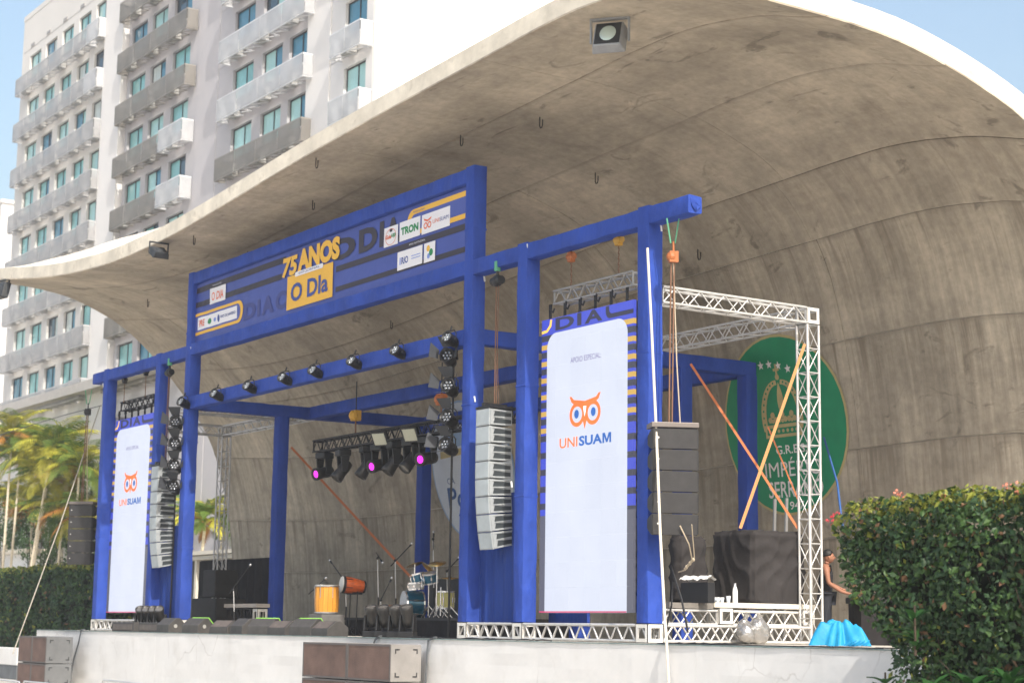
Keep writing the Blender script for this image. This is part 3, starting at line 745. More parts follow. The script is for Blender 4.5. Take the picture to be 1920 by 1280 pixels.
# ------------------------------------------------------------------ event banner
BX0, BX1, BZ0, BZ1 = PX[3]+W+.01, PX[5]-.01, H1+.045, H2-W-.03
def by(x, z):
    a = max(0, 1-(x-BX0)/5.5)
    w = math.sin((x-BX0)*5.2+(z-BZ0)*4.5)*.011*a*a + math.sin((x-BX0)*11+(z-BZ0)*9)*.005*a
    return .12+w+.006*noise.noise(Vector((x*.8, z*1.5, 2)))
bn = thing('event_banner', 'long blue anniversary banner with yellow lettering across the gantry top', 'banner', (-18, .12, BZ0))
ban_m = M('banner_vinyl', (.045, .07, .30), .45, var=.08, vscale=1.2, bump=.4, bscale=3.2, stretch=(1, 1, 1.6), spec=.35)
nx, nz = 150, 18
mb = MB(); mb.add([(BX0+(BX1-BX0)*i/nx, by(BX0+(BX1-BX0)*i/nx, BZ0+(BZ1-BZ0)*k/nz), BZ0+(BZ1-BZ0)*k/nz) for k in range(nz+1) for i in range(nx+1)], [(k*(nx+1)+j, k*(nx+1)+j+1, (k+1)*(nx+1)+j+1, (k+1)*(nx+1)+j) for k in range(nz) for j in range(nx)])
mb.build('sheet', ban_m, bn, sheet=True, smooth=True)
b_k = M('banner_dark', (.030, .022, .035), .5); b_y = M('banner_yellow', (.74, .42, .045), .5); b_w = M('banner_white', (.72, .71, .74), .5); b_n = M('banner_navy', (.03, .06, .26), .5); b_g = M('banner_green', (.01, .22, .07), .5); b_o = M('banner_orange', (.70, .12, .03), .5); b_dk = M('banner_shadow_blue', (.035, .045, .20), .5); b_pl = M('banner_pale_blue', (.20, .28, .62), .5)
def bmap(l): return lambda u, v: (u, by(u, v)-.004-.004*l, v)
def chop(shape, n=0): return subdiv(shape, n)
def BD(n, m, s_, l=1, sd=0):
    # follow the wrinkles: refine long shapes
    return decal(n, m, bn, subdiv(s_, sd), bmap(l))
def strip_(x0, x1, z0, z1, m, l=1, name='stripe'):
    n = max(1, int((x1-x0)*5)); vs_ = []; fs = []
    for i in range(n+1):
        x = x0+(x1-x0)*i/n; vs_ += [(x, z0), (x, z1)]
    for i in range(n): a = 2*i; fs += [(a, a+2, a+3), (a, a+3, a+1)]
    return decal(name, m, bn, (vs_, fs), bmap(l))
strip_(BX0, -19.4, 9.20, 9.36, b_k); strip_(BX0, -19.6, 8.80, 8.95, b_k)
strip_(-16.7, BX1, 8.52, 8.66, b_k); strip_(-16.7, BX1, 8.04, 8.16, b_k); strip_(-19.2, -16.6, 9.33, 9.40, b_dk)
for txt, a, b, z0, z1, m in (('D', -21.75, -21.05, 8.03, 8.47, b_dk), ('I', -20.95, -20.8, 8.03, 8.47, b_dk), ('A', -20.7, -20.0, 8.03, 8.5, b_dk), ('C', -19.9, -19.3, 8.03, 8.5, b_dk),
                             ('O', -17.1, -15.75, 8.78, 9.30, b_k), ('D', -15.6, -14.72, 8.78, 9.34, b_k), ('I', -14.62, -14.42, 8.76, 9.36, b_k), ('A', -14.36, -13.66, 8.76, 9.36, b_k)):
    BD('ghost_letter', m, fit(text2d(txt, .05), a, b, z0, z1), 2)
uo = rrect(BX0, -21.8, 8.03, 8.63, .29, (0, 1, 1, 0)); ui = rrect(BX0, -21.95, 8.11, 8.55, .21, (0, 1, 1, 0))
BD('curl', b_y, fill(uo), 2, 4); BD('curl_inside', M('banner_blue', (.055, .08, .32), .45), fill(ui), 3, 4)
BD('white_box', b_w, fill(rect(-24.66, -22.15, 8.16, 8.5)), 4, 5)
uo = rrect(-13.38, BX1, 8.77, 9.37, .28, (1, 0, 0, 1)); ui = rrect(-13.22, BX1+.001, 8.88, 9.25, .18, (1, 0, 0, 1))
BD('curl', b_y, fill(uo), 2, 1); BD('curl_inside', M('banner_blue', (.05, .085, .42)), fill(ui), 3, 1)
BD('lettering', b_n, fit(text2d('RIO DE JANEIRO', .02), -23.15, -22.25, 8.28, 8.38), 5); BD('lettering', b_o, fit(text2d('PRE', .02), -24.55, -24.2, 8.24, 8.42), 5); BD('badge', b_g, fill(disc(-23.9, 8.32, .12, .08)), 5); BD('badge', b_n, fill(disc(-23.3, 8.32, .08, .1)), 5); BD('badge', b_pl, fill(disc(-23.55, 8.32, .08, .06)), 5)
BD('white_box', b_w, fill(rect(-23.92, -22.92, 8.77, 9.2)), 4, 4); BD('lettering', b_o, fit(text2d('O DIA', .015), -23.78, -23.05, 8.85, 9.08), 5); BD('lettering', b_w, fit(text2d('REALIZAÇÃO', .0), -23.75, -23.2, 9.25, 9.30), 5)
BD('logo_square', b_y, fill(rect(-19.25, -16.83, 7.95, 8.80)), 4); BD('lettering', b_n, fit(text2d('O DIa', .025), -19.02, -17.06, 8.12, 8.58), 6)
BD('lettering', b_y, fit(text2d('75', .045, .12), -19.55, -18.72, 8.80, 9.30), 6); BD('lettering', b_y, fit(text2d('ANOS', .06), -18.70, -16.50, 8.83, 9.39), 6)
BD('pill', b_w, fill(rrect(-18.82, -17.32, 8.735, 8.85, .055)), 7); BD('lettering', b_n, fit(text2d('DO JORNAL', .01), -18.6, -17.5, 8.76, 8.825), 8)
for (a, b, c, d) in ((-14.39, -13.76, 8.71, 9.16), (-13.69, -12.79, 8.73, 9.17), (-12.72, -11.54, 8.72, 9.16), (-13.76, -12.67, 8.08, 8.5), (-12.6, -12.13, 8.07, 8.5)): BD('white_box', b_w, fill(rect(a, b, c, d)), 4)
BD('lettering', b_o, fit(text2d('Gula', .03), -14.3, -14.05, 8.88, 8.98), 5); BD('lettering', b_g, fit(text2d('up', .03), -14.05, -13.85, 8.87, 8.98), 5); BD('badge', b_k, fill(disc(-14.07, 9.07, .07, .04)), 5)
BD('badge', b_o, fill(disc(-14.08, 8.92, .24, .19, 24), disc(-14.08, 8.92, .225, .178, 24)), 5)
BD('lettering', b_g, fit(text2d('TRON', .05), -13.62, -12.86, 8.86, 9.04), 5)
for sx in (-1, 1):
    BD('owl_ring', b_o, fill(disc(-12.47+sx*.08, 8.9, .08, .075, 14), disc(-12.47+sx*.08, 8.9, .05, .045, 14)), 5); BD('owl_brow', b_o, fill([(-12.47, 8.98), (-12.47+sx*.14, 9.02), (-12.47+sx*.17, 9.07), (-12.47, 9.02)]), 5)
BD('lettering', b_o, fit(text2d('UNI', .0), -12.25, -11.98, 8.89, 8.98), 5); BD('lettering', b_n, fit(text2d('SUAM', .012), -11.96, -11.6, 8.89, 8.98), 5)
BD('lettering', b_n, fit(text2d('RIO', .03), -13.58, -13.28, 8.2, 8.36), 5); BD('bar', b_pl, fill(rect(-13.66, -13.61, 8.2, 8.36)), 5)
for z in (8.31, 8.25): BD('fine_print', b_pl, fill(rect(-13.15, -12.75, z, z+.02)), 5)
BD('badge', b_y, fill(disc(-12.42, 8.37, .07)), 5); BD('badge', b_g, fill(disc(-12.3, 8.27, .08)), 5); BD('badge', b_pl, fill(disc(-12.4, 8.2, .06)), 5)
BD('lettering', b_w, fit(text2d('APOIO INSTITUCIONAL', .0), -13.25, -12.55, 8.57, 8.61), 5); BD('lettering', b_n, fit(text2d('PATROCÍNIO', .0), -13.1, -12.6, 9.28, 9.33), 5)

# ------------------------------------------------------------------ line arrays
cab_g = M('cabinet_grey', (.30, .32, .33), .6, var=.12, vscale=4); cab_g2 = M('cabinet_grille_grey', (.36, .40, .42), .55, var=.12, vscale=3); slot_m = M('slot_dark', (.03, .037, .042), .7)
cab_b = M('cabinet_black', (.02, .0195, .02), .62, var=.3, vscale=4); cab_b2 = M('cabinet_black_grille', (.028, .027, .028), .7, var=.25, vscale=5, bump=.3, bscale=90)
chain_m = M('rusty_chain', (.17, .09, .055), .6, .4); hoist_o = M('hoist_orange', (.36, .11, .03), .5, var=.2); hoist_y = M('hoist_yellow', (.45, .25, .03), .5, var=.2); sling_g = M('green_sling', (.10, .34, .20), .8)
def grey_array(label, x, y, zt, n=8):
    t = thing('line_array', label, 'speaker array', (x, y, zt), 0, 'grey line arrays')
    w, d, h = .50, .56, .352
    fb = MB(); fb.box(-w/2-.02, w/2+.02, -d/2, d/2, -.02, .03); fb.box(-.04, .04, -d/2, d/2, .03, .10); fb.build('flying_frame', black_t, t, False)
    p = Vector((0, -d/2, -.03)); ang = 0
    for k in range(n):
        ang = 0 if k < 4 else (.035*(k-3)**1.15)
        R = Matrix.Rotation(ang, 4, 'X'); T = Matrix.Translation(p) @ R
        body = MB().prism([(0, 0), (0, -h+.012), (d*.97, -h+.04), (d*.97, -.03)], -w/2, w/2, lambda u, v, q: (q, u, v)); body.v = [tuple(T @ Vector(v)) for v in body.v]
        c = body.build('cabinet', cab_g, t, False, bevel=.008)
        def sub(nm, mat, mbx):
            mbx.v = [tuple(T @ Vector(v)) for v in mbx.v]; mbx.build(nm, mat, c, False)
        g_ = MB(); g_.box(-w/2+.05, w/2-.01, -.006, .0, -h+.035, -.02); sub('grille', cab_g2, g_)
        s_ = MB()
        for za, zb in ((-.05, -.15), (-.185, -.29)): s_.add([(w/2+.003, .13, za), (w/2+.003, d*.93, za-.02), (w/2+.003, d*.93, zb+.01), (w/2+.003, .10, zb)], [(0, 1, 2, 3)])
        sub('slot', slot_m, s_)
        v_ = MB(); v_.box(w/2, w/2+.016, .02, .09, -h+.03, -.02); v_.box(w/2, w/2+.014, .09, d*.95, -.175, -.16); v_.box(w/2, w/2+.014, .09, d*.95, -.045, -.022); v_.box(w/2, w/2+.014, .09, d*.95, -h+.03, -h+.045); sub('side_rail', cab_g, v_)
        p = p+R @ Vector((0, 0, -h)) if k < n else p
    mb = MB(); mb.cyl((0, 0, .1), (0, 0, 2.6), .012, n=6); mb.cyl((.03, .02, .1), (.06, .02, 2.6), .009, n=5); mb.cyl((.0, .1, .1), (-.10, .05, 2.55), .007, n=5); mb.build('chain', chain_m, t, False)
    mb = MB(); mb.sphere((0, .02, 2.62), .13, (1, .8, 1), 10, 8); mb.cyl((-.16, .02, 2.62), (.16, .02, 2.62), .09, n=10); mb.cyl((0, .02, 2.7), (0, .02, 2.85), .03, n=6); mb.build('hoist', black, t, False)
    mb = MB(); mb.box(-.04, .04, -.03, .07, 2.82, 3.02); mb.build('sling', sling_g, t, False)
    return t
grey_array('grey line array of eight cabinets hanging left of the right screen', -9.55, .02, 4.58)
grey_array('grey line array of eight cabinets hanging right of the left screen', -26.35, .02, 4.56)
def black_array(label, x, y, zt, rz, long=True):
    t = thing('line_array', label, 'speaker array', (x, y, zt), rz, 'black side arrays')
    w, d, h = .80, .46, .372; n = 5
    fb = MB(); fb.box(-w/2-.02, w/2+.02, -.03, d, -.01, .08); fb.build('flying_frame', M('flying_frame_grey', (.16, .14, .13), .5, .4), t, False, bevel=.01)
    p = Vector((0, 0, -.02)); ang = 0
    for k in range(n):
        ang = [0, 0, .015, .035, .075][k]
        R = Matrix.Rotation(ang, 4, 'X'); T = Matrix.Translation(p) @ R
        def tr(mbx): mbx.v = [tuple(T @ Vector(v)) for v in mbx.v]; return mbx
        c = tr(MB().prism([(0, -.004), (0, -h+.004), (.10, -h+.01), (d*.8, -h+.075), (d, -h+.11), (d, -.11), (d*.8, -.075), (.10, -.01)], -w/2, w/2, lambda u, v, q: (q, u, v))).build('cabinet', cab_b, t, False, bevel=.006)
        tr(MB().box(-w/2+.015, w/2-.015, -.012, 0, -h+.015, -.015)).build('grille', cab_b2, c, False)
        tr(MB().box(w/2, w/2+.02, .02, .06, -h+.02, -.02)).build('rigging', black_t, c, False)
        m3 = MB(); m3.cyl((-w/2+.10, -.013, -.17), (-w/2+.10, -.016, -.17), .018, n=8); tr(m3).build('badge', alu_w, c, False)
        p = p+R @ Vector((0, 0, -h))
    top = H1-W-zt
    mb = MB()
    for dx in (-.02, .035): mb.cyl((dx-.06, .15, .05), (dx-.02, .15, top-.75), .016, n=5)
    mb.build('chain', chain_m, t, False)
    mb = MB(); mb.box(-.08, .08, .08, .20, top-.80, top-.60); mb.sphere((-.03, .14, top-.70), .10, (1, .8, 1.0), 10, 8); mb.cyl((0, .14, top-.6), (0, .14, top-.42), .02, n=6); mb.build('hoist', hoist_o if x > -20 else black, t, False)
    mb = MB(); mb.cyl((-.05, .14, top-.45), (-.12, .14, top), .014, n=5); mb.cyl((.03, .14, top-.45), (.10, .14, top), .014, n=5); mb.build('sling', sling_g, t, False)
    rp = MB(); rp.tube([(.12, .15, .08), (.06, .16, 1.2), (0, .15, top-.8)], .012); rp.build('rope', M('rope', (.42, .35, .26), .85), t, False)
    return t
pa = at(1266, 800, Y=.05)
black_array('black side line array hanging off the right end of the blue beam', pa.x, .05, pa.z, 1.1)
pb_ = at(170, 944, Y=.5)
black_array('black side line array behind the leftmost blue post', pb_.x-.30, .3, pb_.z, .75)

# ------------------------------------------------------------------ lights on the frame
par_m = M('lamp_black', (.02, .02, .022), .4, .2); lens_m = M('lamp_lens', (.50, .52, .54), .12, .7)
mag = M('magenta_lens', (1, .02, .85), .3, emit=.95); cream = M('blinder_panel', (.42, .42, .33), .5)
def par_can(label, loc, rz, sc=1, barn=False, group=None):
    t = thing('stage_lamp', label, 'stage lamp', loc, rz, group); t.scale = (sc,)*3
    R = Matrix.Rotation(-.35, 3, 'X')
    def tr(m_): m_.v = [tuple(R @ Vector(v)) for v in m_.v]; return m_
    T = Matrix.Rotation(PI/2, 4, 'X')
    tr(MB().lathe([(.02, -.22), (.09, -.20), (.12, -.08), (.125, .12), (.14, .13), (.14, .16), (.115, .16), (.11, .10), (.02, .09)], 14, T)).build('can', par_m, t, False, smooth=True)
    lm = MB()
    for k in range(7):
        a = 2*PI*k/6; r = 0 if k == 6 else .068
        lm.sphere((r*math.cos(a), -.125, r*math.sin(a)), .031, (1, .45, 1), 8, 6)
    tr(lm).build('lens', M('lens_dark', (.25, .26, .28), .12, .7) if barn else lens_m, t, False, smooth=True)  # barn-door lamps get a darker lens
    y = MB(); y.tube([(-.155, 0, 0), (-.155, 0, .14), (-.1, 0, .2), (.1, 0, .2), (.155, 0, .14), (.155, 0, 0)], .013); y.cyl((0, 0, .2), (0, .03, .30), .02, n=6); y.cyl((-.17, 0, 0), (-.13, 0, 0), .03, n=8); y.cyl((.13, 0, 0), (.17, 0, 0), .03, n=8)
    y.build('yoke', par_m, t, False)
    if barn:
        for k, (dx, dz) in enumerate(((-1, 0), (1, 0), (0, 1), (0, -1))):
            b = MB()
            o = Vector((dx*.15, -.17, dz*.15)); e = Vector((dx*.26, -.36, dz*.26)); s_ = Vector((dz, 0, dx)).normalized()
            b.add([o-s_*.09, o+s_*.09, e+s_*.15, e-s_*.15], [(0, 1, 2, 3)]); b.add([v+Vector((dx, 0, dz))*.006 for v in map(Vector, b.v[:4])], [(3, 2, 1, 0)])
            tr(b).build('barn_door', M('barn_door', (.06, .064, .072), .5, .2), t, False, sheet=True)
    return t
ordn = ['first', 'second', 'third', 'fourth', 'fifth', 'sixth', 'seventh', 'eighth']
for k, (px, py) in enumerate(((345, 757), (407, 743), (469, 731), (535, 715), (592, 703), (665, 682), (747, 661), (845, 638))):
    p = at(px, py, Y=-.14); p.z = 6.15
    par_can(f'small black stage lamp, {ordn[k]} from the left along the blue cross-beam', p, .25, .98, group='lamps along the cross-beam')
for k, (px, py) in enumerate(((842, 672), (844, 728), (843, 787), (841, 838))):
    p = at(px, py, Y=.05)
    par_can(f'black lamp with barn doors left of the tall middle post, {ordn[k]} from the top', p, .7-.1*k, 1.15, True, 'barn-door lamps on the middle post')
for k, (px, py) in enumerate(((331, 795), (330, 835), (329, 876), (327, 915))):
    p = at(px, py, Y=.0)
    par_can(f'black lamp with barn doors beside the left grey array, {ordn[k]} from the top', p, .9, 1.2, True, 'barn-door lamps on the left post')
for px, lab in ((849, 'thin black lamp pole left of the tall middle post'), (336, 'thin black lamp pole beside the left grey array')):
    p = at(px, 760, Y=.22); tag(smooth_angle(MB().cyl((p.x, .22, .0), (p.x, .22, RZ0), .024).build('lamp_pole', black)), lab, 'pole')

LT0, LT1 = Vector((-21.27, 2, 4.70)), Vector((-11.9, 2, 4.70))
lt = thing('light_truss', 'black lighting truss hanging under the blue roof beams', 'truss', (-16.5, 2, 4.7))
truss(lt, LT0, LT1, (0, .29, 0), black_t, .42, .024, .014, Vector((0, 0, .29)))
for px, m_ in ((667, hoist_y), (827, hoist_o)):
    p = at(px, 790, Y=2.15); b = MB(); b.box(p.x-.12, p.x+.12, 2.05, 2.25, 5.35, 5.62); b.sphere((p.x, 2.1, 5.48), .14, (1, 1, 1), 10, 8); b.build('hoist', m_, lt, bevel=.02)
    MB().cyl((p.x, 2.15, 5.0), (p.x, 2.15, 5.4), .02, n=6).build('chain', chain_m, lt); MB().cyl((p.x, 2.15, 5.6), (p.x, 2.15, RZ1), .015, n=6).build('hook', black, lt)
def moving_head(label, loc, rz, tilt, lensm=None, up=False, group=None, sc=1):
    t = thing('moving_head_light', label, 'stage light', loc, rz, group); t.scale = (sc, sc, sc)
    s = 1 if up else -1
    MB().box(-.17, .17, -.13, .13, min(0, s*.13), max(0, s*.13)).build('base', par_m, t, False, bevel=.02)
    for x in (-.17, .13): MB().prism([(-.10, .13), (.10, .13), (.06, .46), (-.06, .46)], x, x+.04, lambda u, v, d: (d, u, s*v)).build('arm', par_m, t, False, bevel=.012)
    T = Matrix.Translation((0, 0, s*.42)) @ Matrix.Rotation(tilt, 4, 'X')
    MB().lathe([(.06, -.22), (.11, -.19), (.125, -.05), (.115, .05), (.13, .14), (.135, .24), (.115, .25), (.10, .21)], 14, T).build('head', M('head_black', (.035, .033, .032), .35, .3), t, False, smooth=True)
    MB().lathe([(.001, .222), (.075 if lensm else .105, .218)], 14, T).build('lens', lensm or M('lens_dim', (.20, .19, .18), .15, .5), t, False)
    return t
for k, (px, py, rz, ti, ml, what) in enumerate(((609, 838, .15, 1.8, mag, 'leftmost, with a magenta lens'), (644, 832, -.2, 2.5, None, 'second from the left, dark lens'), (688, 824, -.3, 2.6, None, 'third from the left, dark lens'),
                                            (713, 818, .2, 1.8, mag, 'the middle one with a magenta lens'), (740, 815, -.2, 2.5, None, 'just right of the middle magenta one'), (772, 806, .1, 2.4, None, 'below the right cream panel'), (803, 798, .3, 1.75, mag, 'rightmost, with a magenta lens'))):
    p = at(px, py, Y=2.14); p.z = 4.66
    moving_head(f'black moving head under the light truss, {what}', p, rz, ti, ml, False, 'moving heads under the light truss', 1.22)
for k, (px, py) in enumerate(((713, 822), (770, 814))):
    p = at(px, py, Y=1.92); t = thing('blinder_light', ('left' if k == 0 else 'right')+' cream square panel light clamped to the light truss', 'stage light', p, .35, 'panel lights on the truss')
    R = Matrix.Rotation(.5, 3, 'X')
    for nm, m_, a in (('housing', par_m, MB().box(-.24, .24, -.03, .06, -.19, .19)), ('panel', cream, MB().box(-.19, .19, -.045, -.031, -.15, .15))):
        a.v = [tuple(R @ Vector(v)) for v in a.v]; a.build(nm, m_, t, False, bevel=.01)
for k, px in enumerate((697, 720, 743, 764)):
    p = at(px, 1190, Y=-.15); p.z = .0
    moving_head(f'black moving head standing on the stage edge before the drums, {ordn[k]} from the left', p, .62, .42, None, True, 'floor lights before the drums', 1.02)
for k, px in enumerate((264, 275, 287, 299)):
    p = at(px, 1180, Y=-.02); p.z = .0
    moving_head(f'black moving head on the stage edge before the left screen, {ordn[k]} from the left', p, .9, .7, None, True, 'floor lights before the left screen', 1.05)

# hoists over the screens
def hoist(label, px, py, Y, m_, ztop, zbot):
    p = at(px, py, Y=Y); t = thing('chain_hoist', label, 'hoist', p, 0, 'chain hoists over the screens')
    b = MB(); b.box(p.x-.06, p.x+.06, Y-.06, Y+.06, p.z-.11, p.z+.09); b.cyl((p.x-.10, Y, p.z), (p.x+.10, Y, p.z), .07, n=12); b.build('body', m_, t, bevel=.015)
    MB().cyl((p.x, Y, p.z+.08), (p.x, Y, ztop), .016, n=6).build('hook', black, t)
    c = MB()
    n = max(2, int((p.z-zbot)/.06))
    for k in range(n):
        z = p.z-.1-k*(p.z-.1-zbot)/n; h = (p.z-.1-zbot)/n
        c.cyl((p.x+(.012 if k % 2 else -.012), Y+(.0 if k % 2 else .012), z), (p.x+(.012 if k % 2 else -.012), Y, z-h*1.15), .012, n=5)
    c.build('chain', chain_m, t)
hoist('orange chain hoist over the left half of the right screen', 1071, 481, .28, hoist_o, H1-W+.02, 6.8)
hoist('yellow chain hoist over the right half of the right screen', 1160, 450, .28, hoist_y, H1-W+.02, 6.8)
hoist('dark chain hoist over the left screen, nearer the leftmost post', 234, 712, .3, black, H1-W+.02, 6.75)
hoist('dark chain hoist over the left screen, nearer its right post', 274, 697, .3, black, H1-W+.02, 6.75)

# ------------------------------------------------------------------ stage monitors along the edge
mon_m = M('monitor_black', (.052, .049, .048), .65, var=.25, vscale=5); mon_g = M('monitor_grille', (.12, .10, .09), .6, .2, var=.25, vscale=6, bump=.3, bscale=120); tape = M('green_tape', (.24, .55, .08), .6)
def wedge(label, px, rz, w=.66, h=.40, d=.56, tp=False, Y=-.45):
    p = at(px, 1185, Y=Y); t = thing('stage_monitor', label, 'monitor', (p.x, Y, 0), rz, 'wedge monitors along the stage edge')
    prof = [(-d/2, 0), (d/2, 0), (d/2, .16), (d*.1, h), (-d*.12, h), (-d/2, .20)]
    MB().prism(prof, -w/2, w/2, lambda u, v, q: (q, u, v)).build('cabinet', mon_m, t, False, bevel=.012)
    a = Vector((0, d/2, .16)); b = Vector((0, d*.1, h)); n_ = Vector((0, (h-.16), d*.4)).normalized()
    g_ = MB(); s_ = w/2-.04
    g_.add([Vector((x, 0, 0))+a.lerp(b, f)+n_*.008 for f in (.06, .94) for x in (-s_, s_)], [(0, 1, 3, 2)]); g_.build('grille', mon_g, t, False, sheet=True)
    if tp:
        z = MB(); z.tube([(w/2+.004, d/2-.02, .18), (w/2+.004, d*.1, h+.004), (-w/2, d*.1, h+.004)], .016, 4); z.build('tape_edge', tape, t, False)
    hd = MB(); hd.cyl((w/2+.001, -.08, .17), (w/2+.012, -.08, .17), .05, n=12); hd.build('handle', M('handle_plate', (.5, .5, .48), .4, .5), t, False)
    return t
for px, rz, tp, lab in ((322, .1, 0, 'leftmost black wedge monitor in front of the blue post'), (372, .25, 1, 'black wedge monitor with bright green taped edge left of the microphone'), (425, PI+.3, 0, 'black wedge monitor with brownish front right of the green-taped one'),
                        (462, .0, 0, 'black wedge monitor before the small truss platform'), (498, .5, 1, 'second green-taped wedge monitor along the edge'), (535, PI+.2, 0, 'black wedge monitor turned its grille to the crowd'), (578, .35, 1, 'wedge monitor with yellow-green tape left of the yellow drum'), (618, PI+.1, 0, 'low black wedge monitor right before the yellow drum')):
    wedge(lab, px, rz, tp=tp, h=.33 if rz > 3 else .38)
for a, b, lab in ((212, 255, 'low black box left of the floor lights by the left screen'), (262, 306, 'low black box under the floor lights by the left screen')):
    p = at(a+8, 1185, Y=-.45); q = at(b+6, 1185, Y=-.45)
    t = thing('floor_box', lab, 'box', (p.x, -.45, 0)); MB().box(p.x, q.x, -.62, -.18, 0, .26).build('case', mon_m, t, bevel=.02); MB().box(p.x+.1, q.x-.1, -.63, -.621, .05, .2).build('front', mon_g, t)

# ------------------------------------------------------------------ drums and percussion
wood_y = M('amber_wood', (.62, .27, .035), .3, var=.18, vscale=2.5, stretch=(6, 6, .6)); wood_o = M('orange_wood', (.52, .10, .018), .35, var=.25, vscale=2.5, stretch=(1, 4, 4)); skin_w = M('drum_skin', (.62, .60, .55), .6, var=.05); steel_d = M('dull_steel', (.45, .45, .46), .3, .8)
Yd = .9
p = at(612, 1150, Y=Yd); rr = .29
t = thing('floor_box', 'dark grey wooden box carrying the tall yellow drum', 'box', (p.x, Yd, 0)); MB().box(p.x-.35, p.x+.33, Yd-.3, Yd+.32, 0, .50).build('case', M('box_grey', (.13, .125, .12), .7, var=.2), t, bevel=.015); MB().box(p.x-.30, p.x+.28, Yd-.307, Yd-.3005, .06, .44).build('front_panel', M('box_panel', (.17, .165, .16), .7, var=.2), t)
t = thing('barrel_drum', 'tall yellow wooden drum standing on a grey box', 'drum', (p.x, Yd, .502))
dh = .70
for k in range(16):   # staves
    a0, a1 = 2*PI*k/16+.012, 2*PI*(k+1)/16-.012; m2 = MB(); vs_ = []
    for z, r in ((.03, rr*.97), (.25, rr*1.02), (.5, rr*1.0), (dh-.04, rr*.96)):
        vs_ += [(p.x+r*math.cos(a), Yd+r*math.sin(a), .502+z) for a in (a0, (a0+a1)/2, a1)]
    m2.add(vs_, [(3*i+j, 3*i+j+1, 3*i+4+j, 3*i+3+j) for i in range(3) for j in range(2)]); m2.build('stave', wood_y, t, sheet=True, smooth=True)
MB().lathe([(rr*.93, .0), (rr*.93, dh-.02)], 24, Matrix.Translation((p.x, Yd, .502))).build('core', black, t, smooth=False)
for z in (.02, dh-.05): MB().lathe([(rr*1.0, z), (rr*1.02, z), (rr*1.02, z+.035), (rr*.99, z+.035)], 24, Matrix.Translation((p.x, Yd, .502))).build('hoop', steel_d, t, smooth=False)
MB().lathe([(.001, dh-.005), (rr*.97, dh-.005), (rr*.985, dh-.03)], 24, Matrix.Translation((p.x, Yd, .502))).build('drum_skin', skin_w, t)
for k in range(6):
    a = 2*PI*k/6; MB().cyl((p.x+rr*1.03*math.cos(a), Yd+rr*1.03*math.sin(a), .502+dh*.55), (p.x+rr*1.02*math.cos(a), Yd+rr*1.02*math.sin(a), .502+dh-.03), .011, n=6).build('tension_rod', steel_d, t)
def mic_stand(label, px, Y, zj, boom_px, mic_px, py_boom, py_mic, base='tripod'):
    a = at(px, 1180, Y=Y); b = at(boom_px[0], boom_px[1], Y=Y); m_ = at(mic_px[0], mic_px[1], Y=Y)
    t = thing('microphone_stand', label, 'microphone stand', (a.x, Y, 0))
    f_ = (b-m_); j = at(px, zj, Y=Y)
    MB().cyl((a.x, Y, .05), (a.x, Y, j.z*.5), .018, n=8).build('lower_tube', black, t); MB().cyl((a.x, Y, j.z*.45), j, .012, n=8).build('upper_tube', steel_d, t)
    MB().cyl(b, m_, .013, n=6).build('boom', black, t); MB().sphere(j, .035, n=8, m=6).build('clutch', black, t)
    d = (m_-b).normalized(); MB().cyl(m_, m_+d*.10, .022, n=8).build('microphone', black, t); MB().sphere(m_+d*.12, .034, n=10, m=8).build('microphone_head', steel_d, t, smooth=True)
    for k in range(3):
        an = 2*PI*k/3+.4; MB().cyl((a.x, Y, .16), (a.x+.30*math.cos(an), Y+.30*math.sin(an), .012), .011, n=6).build('leg', black, t)
    return t
mic_stand('boom microphone stand over the black sound boxes at left', 438, .5, 1105, (430, 1112), (466, 1063), 0, 0)
mic_stand('boom microphone leaning over the tall yellow drum', 590, .7, 1105, (579, 1113), (607, 1087), 0, 0)
mic_stand('short microphone boom above the orange drum head', 648, 1.5, 1082, (640, 1080), (622, 1055), 0, 0)
mic_stand('straight black microphone stand between orange drum and drum kit', 708, 1.8, 1046, (705, 1035), (714, 1049), 0, 0)
mic_stand('tall overhead microphone boom left of the drum kit', 741, 2.3, 1050, (733, 1060), (768, 1023), 0, 0)
mic_stand('low slanted microphone stand behind the floor lights', 714, 1.2, 1124, (714, 1124), (731, 1090), 0, 0)
mic_stand('tall overhead microphone stand behind the drum kit', 812, 3.3, 1010, (812, 1040), (813, 1006), 0, 0)
mic_stand('microphone boom between drum kit and tall middle post', 838, 2.9, 1070, (838, 1070), (856, 1050), 0, 0)
# orange conical drum lying on a stand
Yo = 1.5; c0 = at(643, 1095, Y=Yo-.12); c1 = at(684, 1100, Y=Yo+.42)
t = thing('conical_drum', 'orange wooden drum tilted sideways on a stand', 'drum', (c0.x, Yo, 0))
ax = (c1-c0); q = ax.to_track_quat('Z', 'Y').to_matrix().to_4x4(); T = Matrix.Translation(c0) @ q; Ld = ax.length
R0 = .195
for k in range(14):
    a0, a1 = 2*PI*k/14+.01, 2*PI*(k+1)/14-.01; m2 = MB(); vs_ = []
    for z, r in ((.04, R0), (.3*Ld, R0*1.02), (.7*Ld, R0*.86), (Ld, R0*.70)): vs_ += [T @ Vector((r*math.cos(a), r*math.sin(a), z)) for a in (a0, (a0+a1)/2, a1)]
    m2.add(vs_, [(3*i+j, 3*i+j+1, 3*i+4+j, 3*i+3+j) for i in range(3) for j in range(2)]); m2.build('stave', wood_o, t, sheet=True, smooth=True)
MB().lathe([(R0*.95, .03), (R0*.97, .3*Ld), (R0*.8, .7*Ld), (R0*.64, Ld-.01)], 20, T).build('core', black, t)
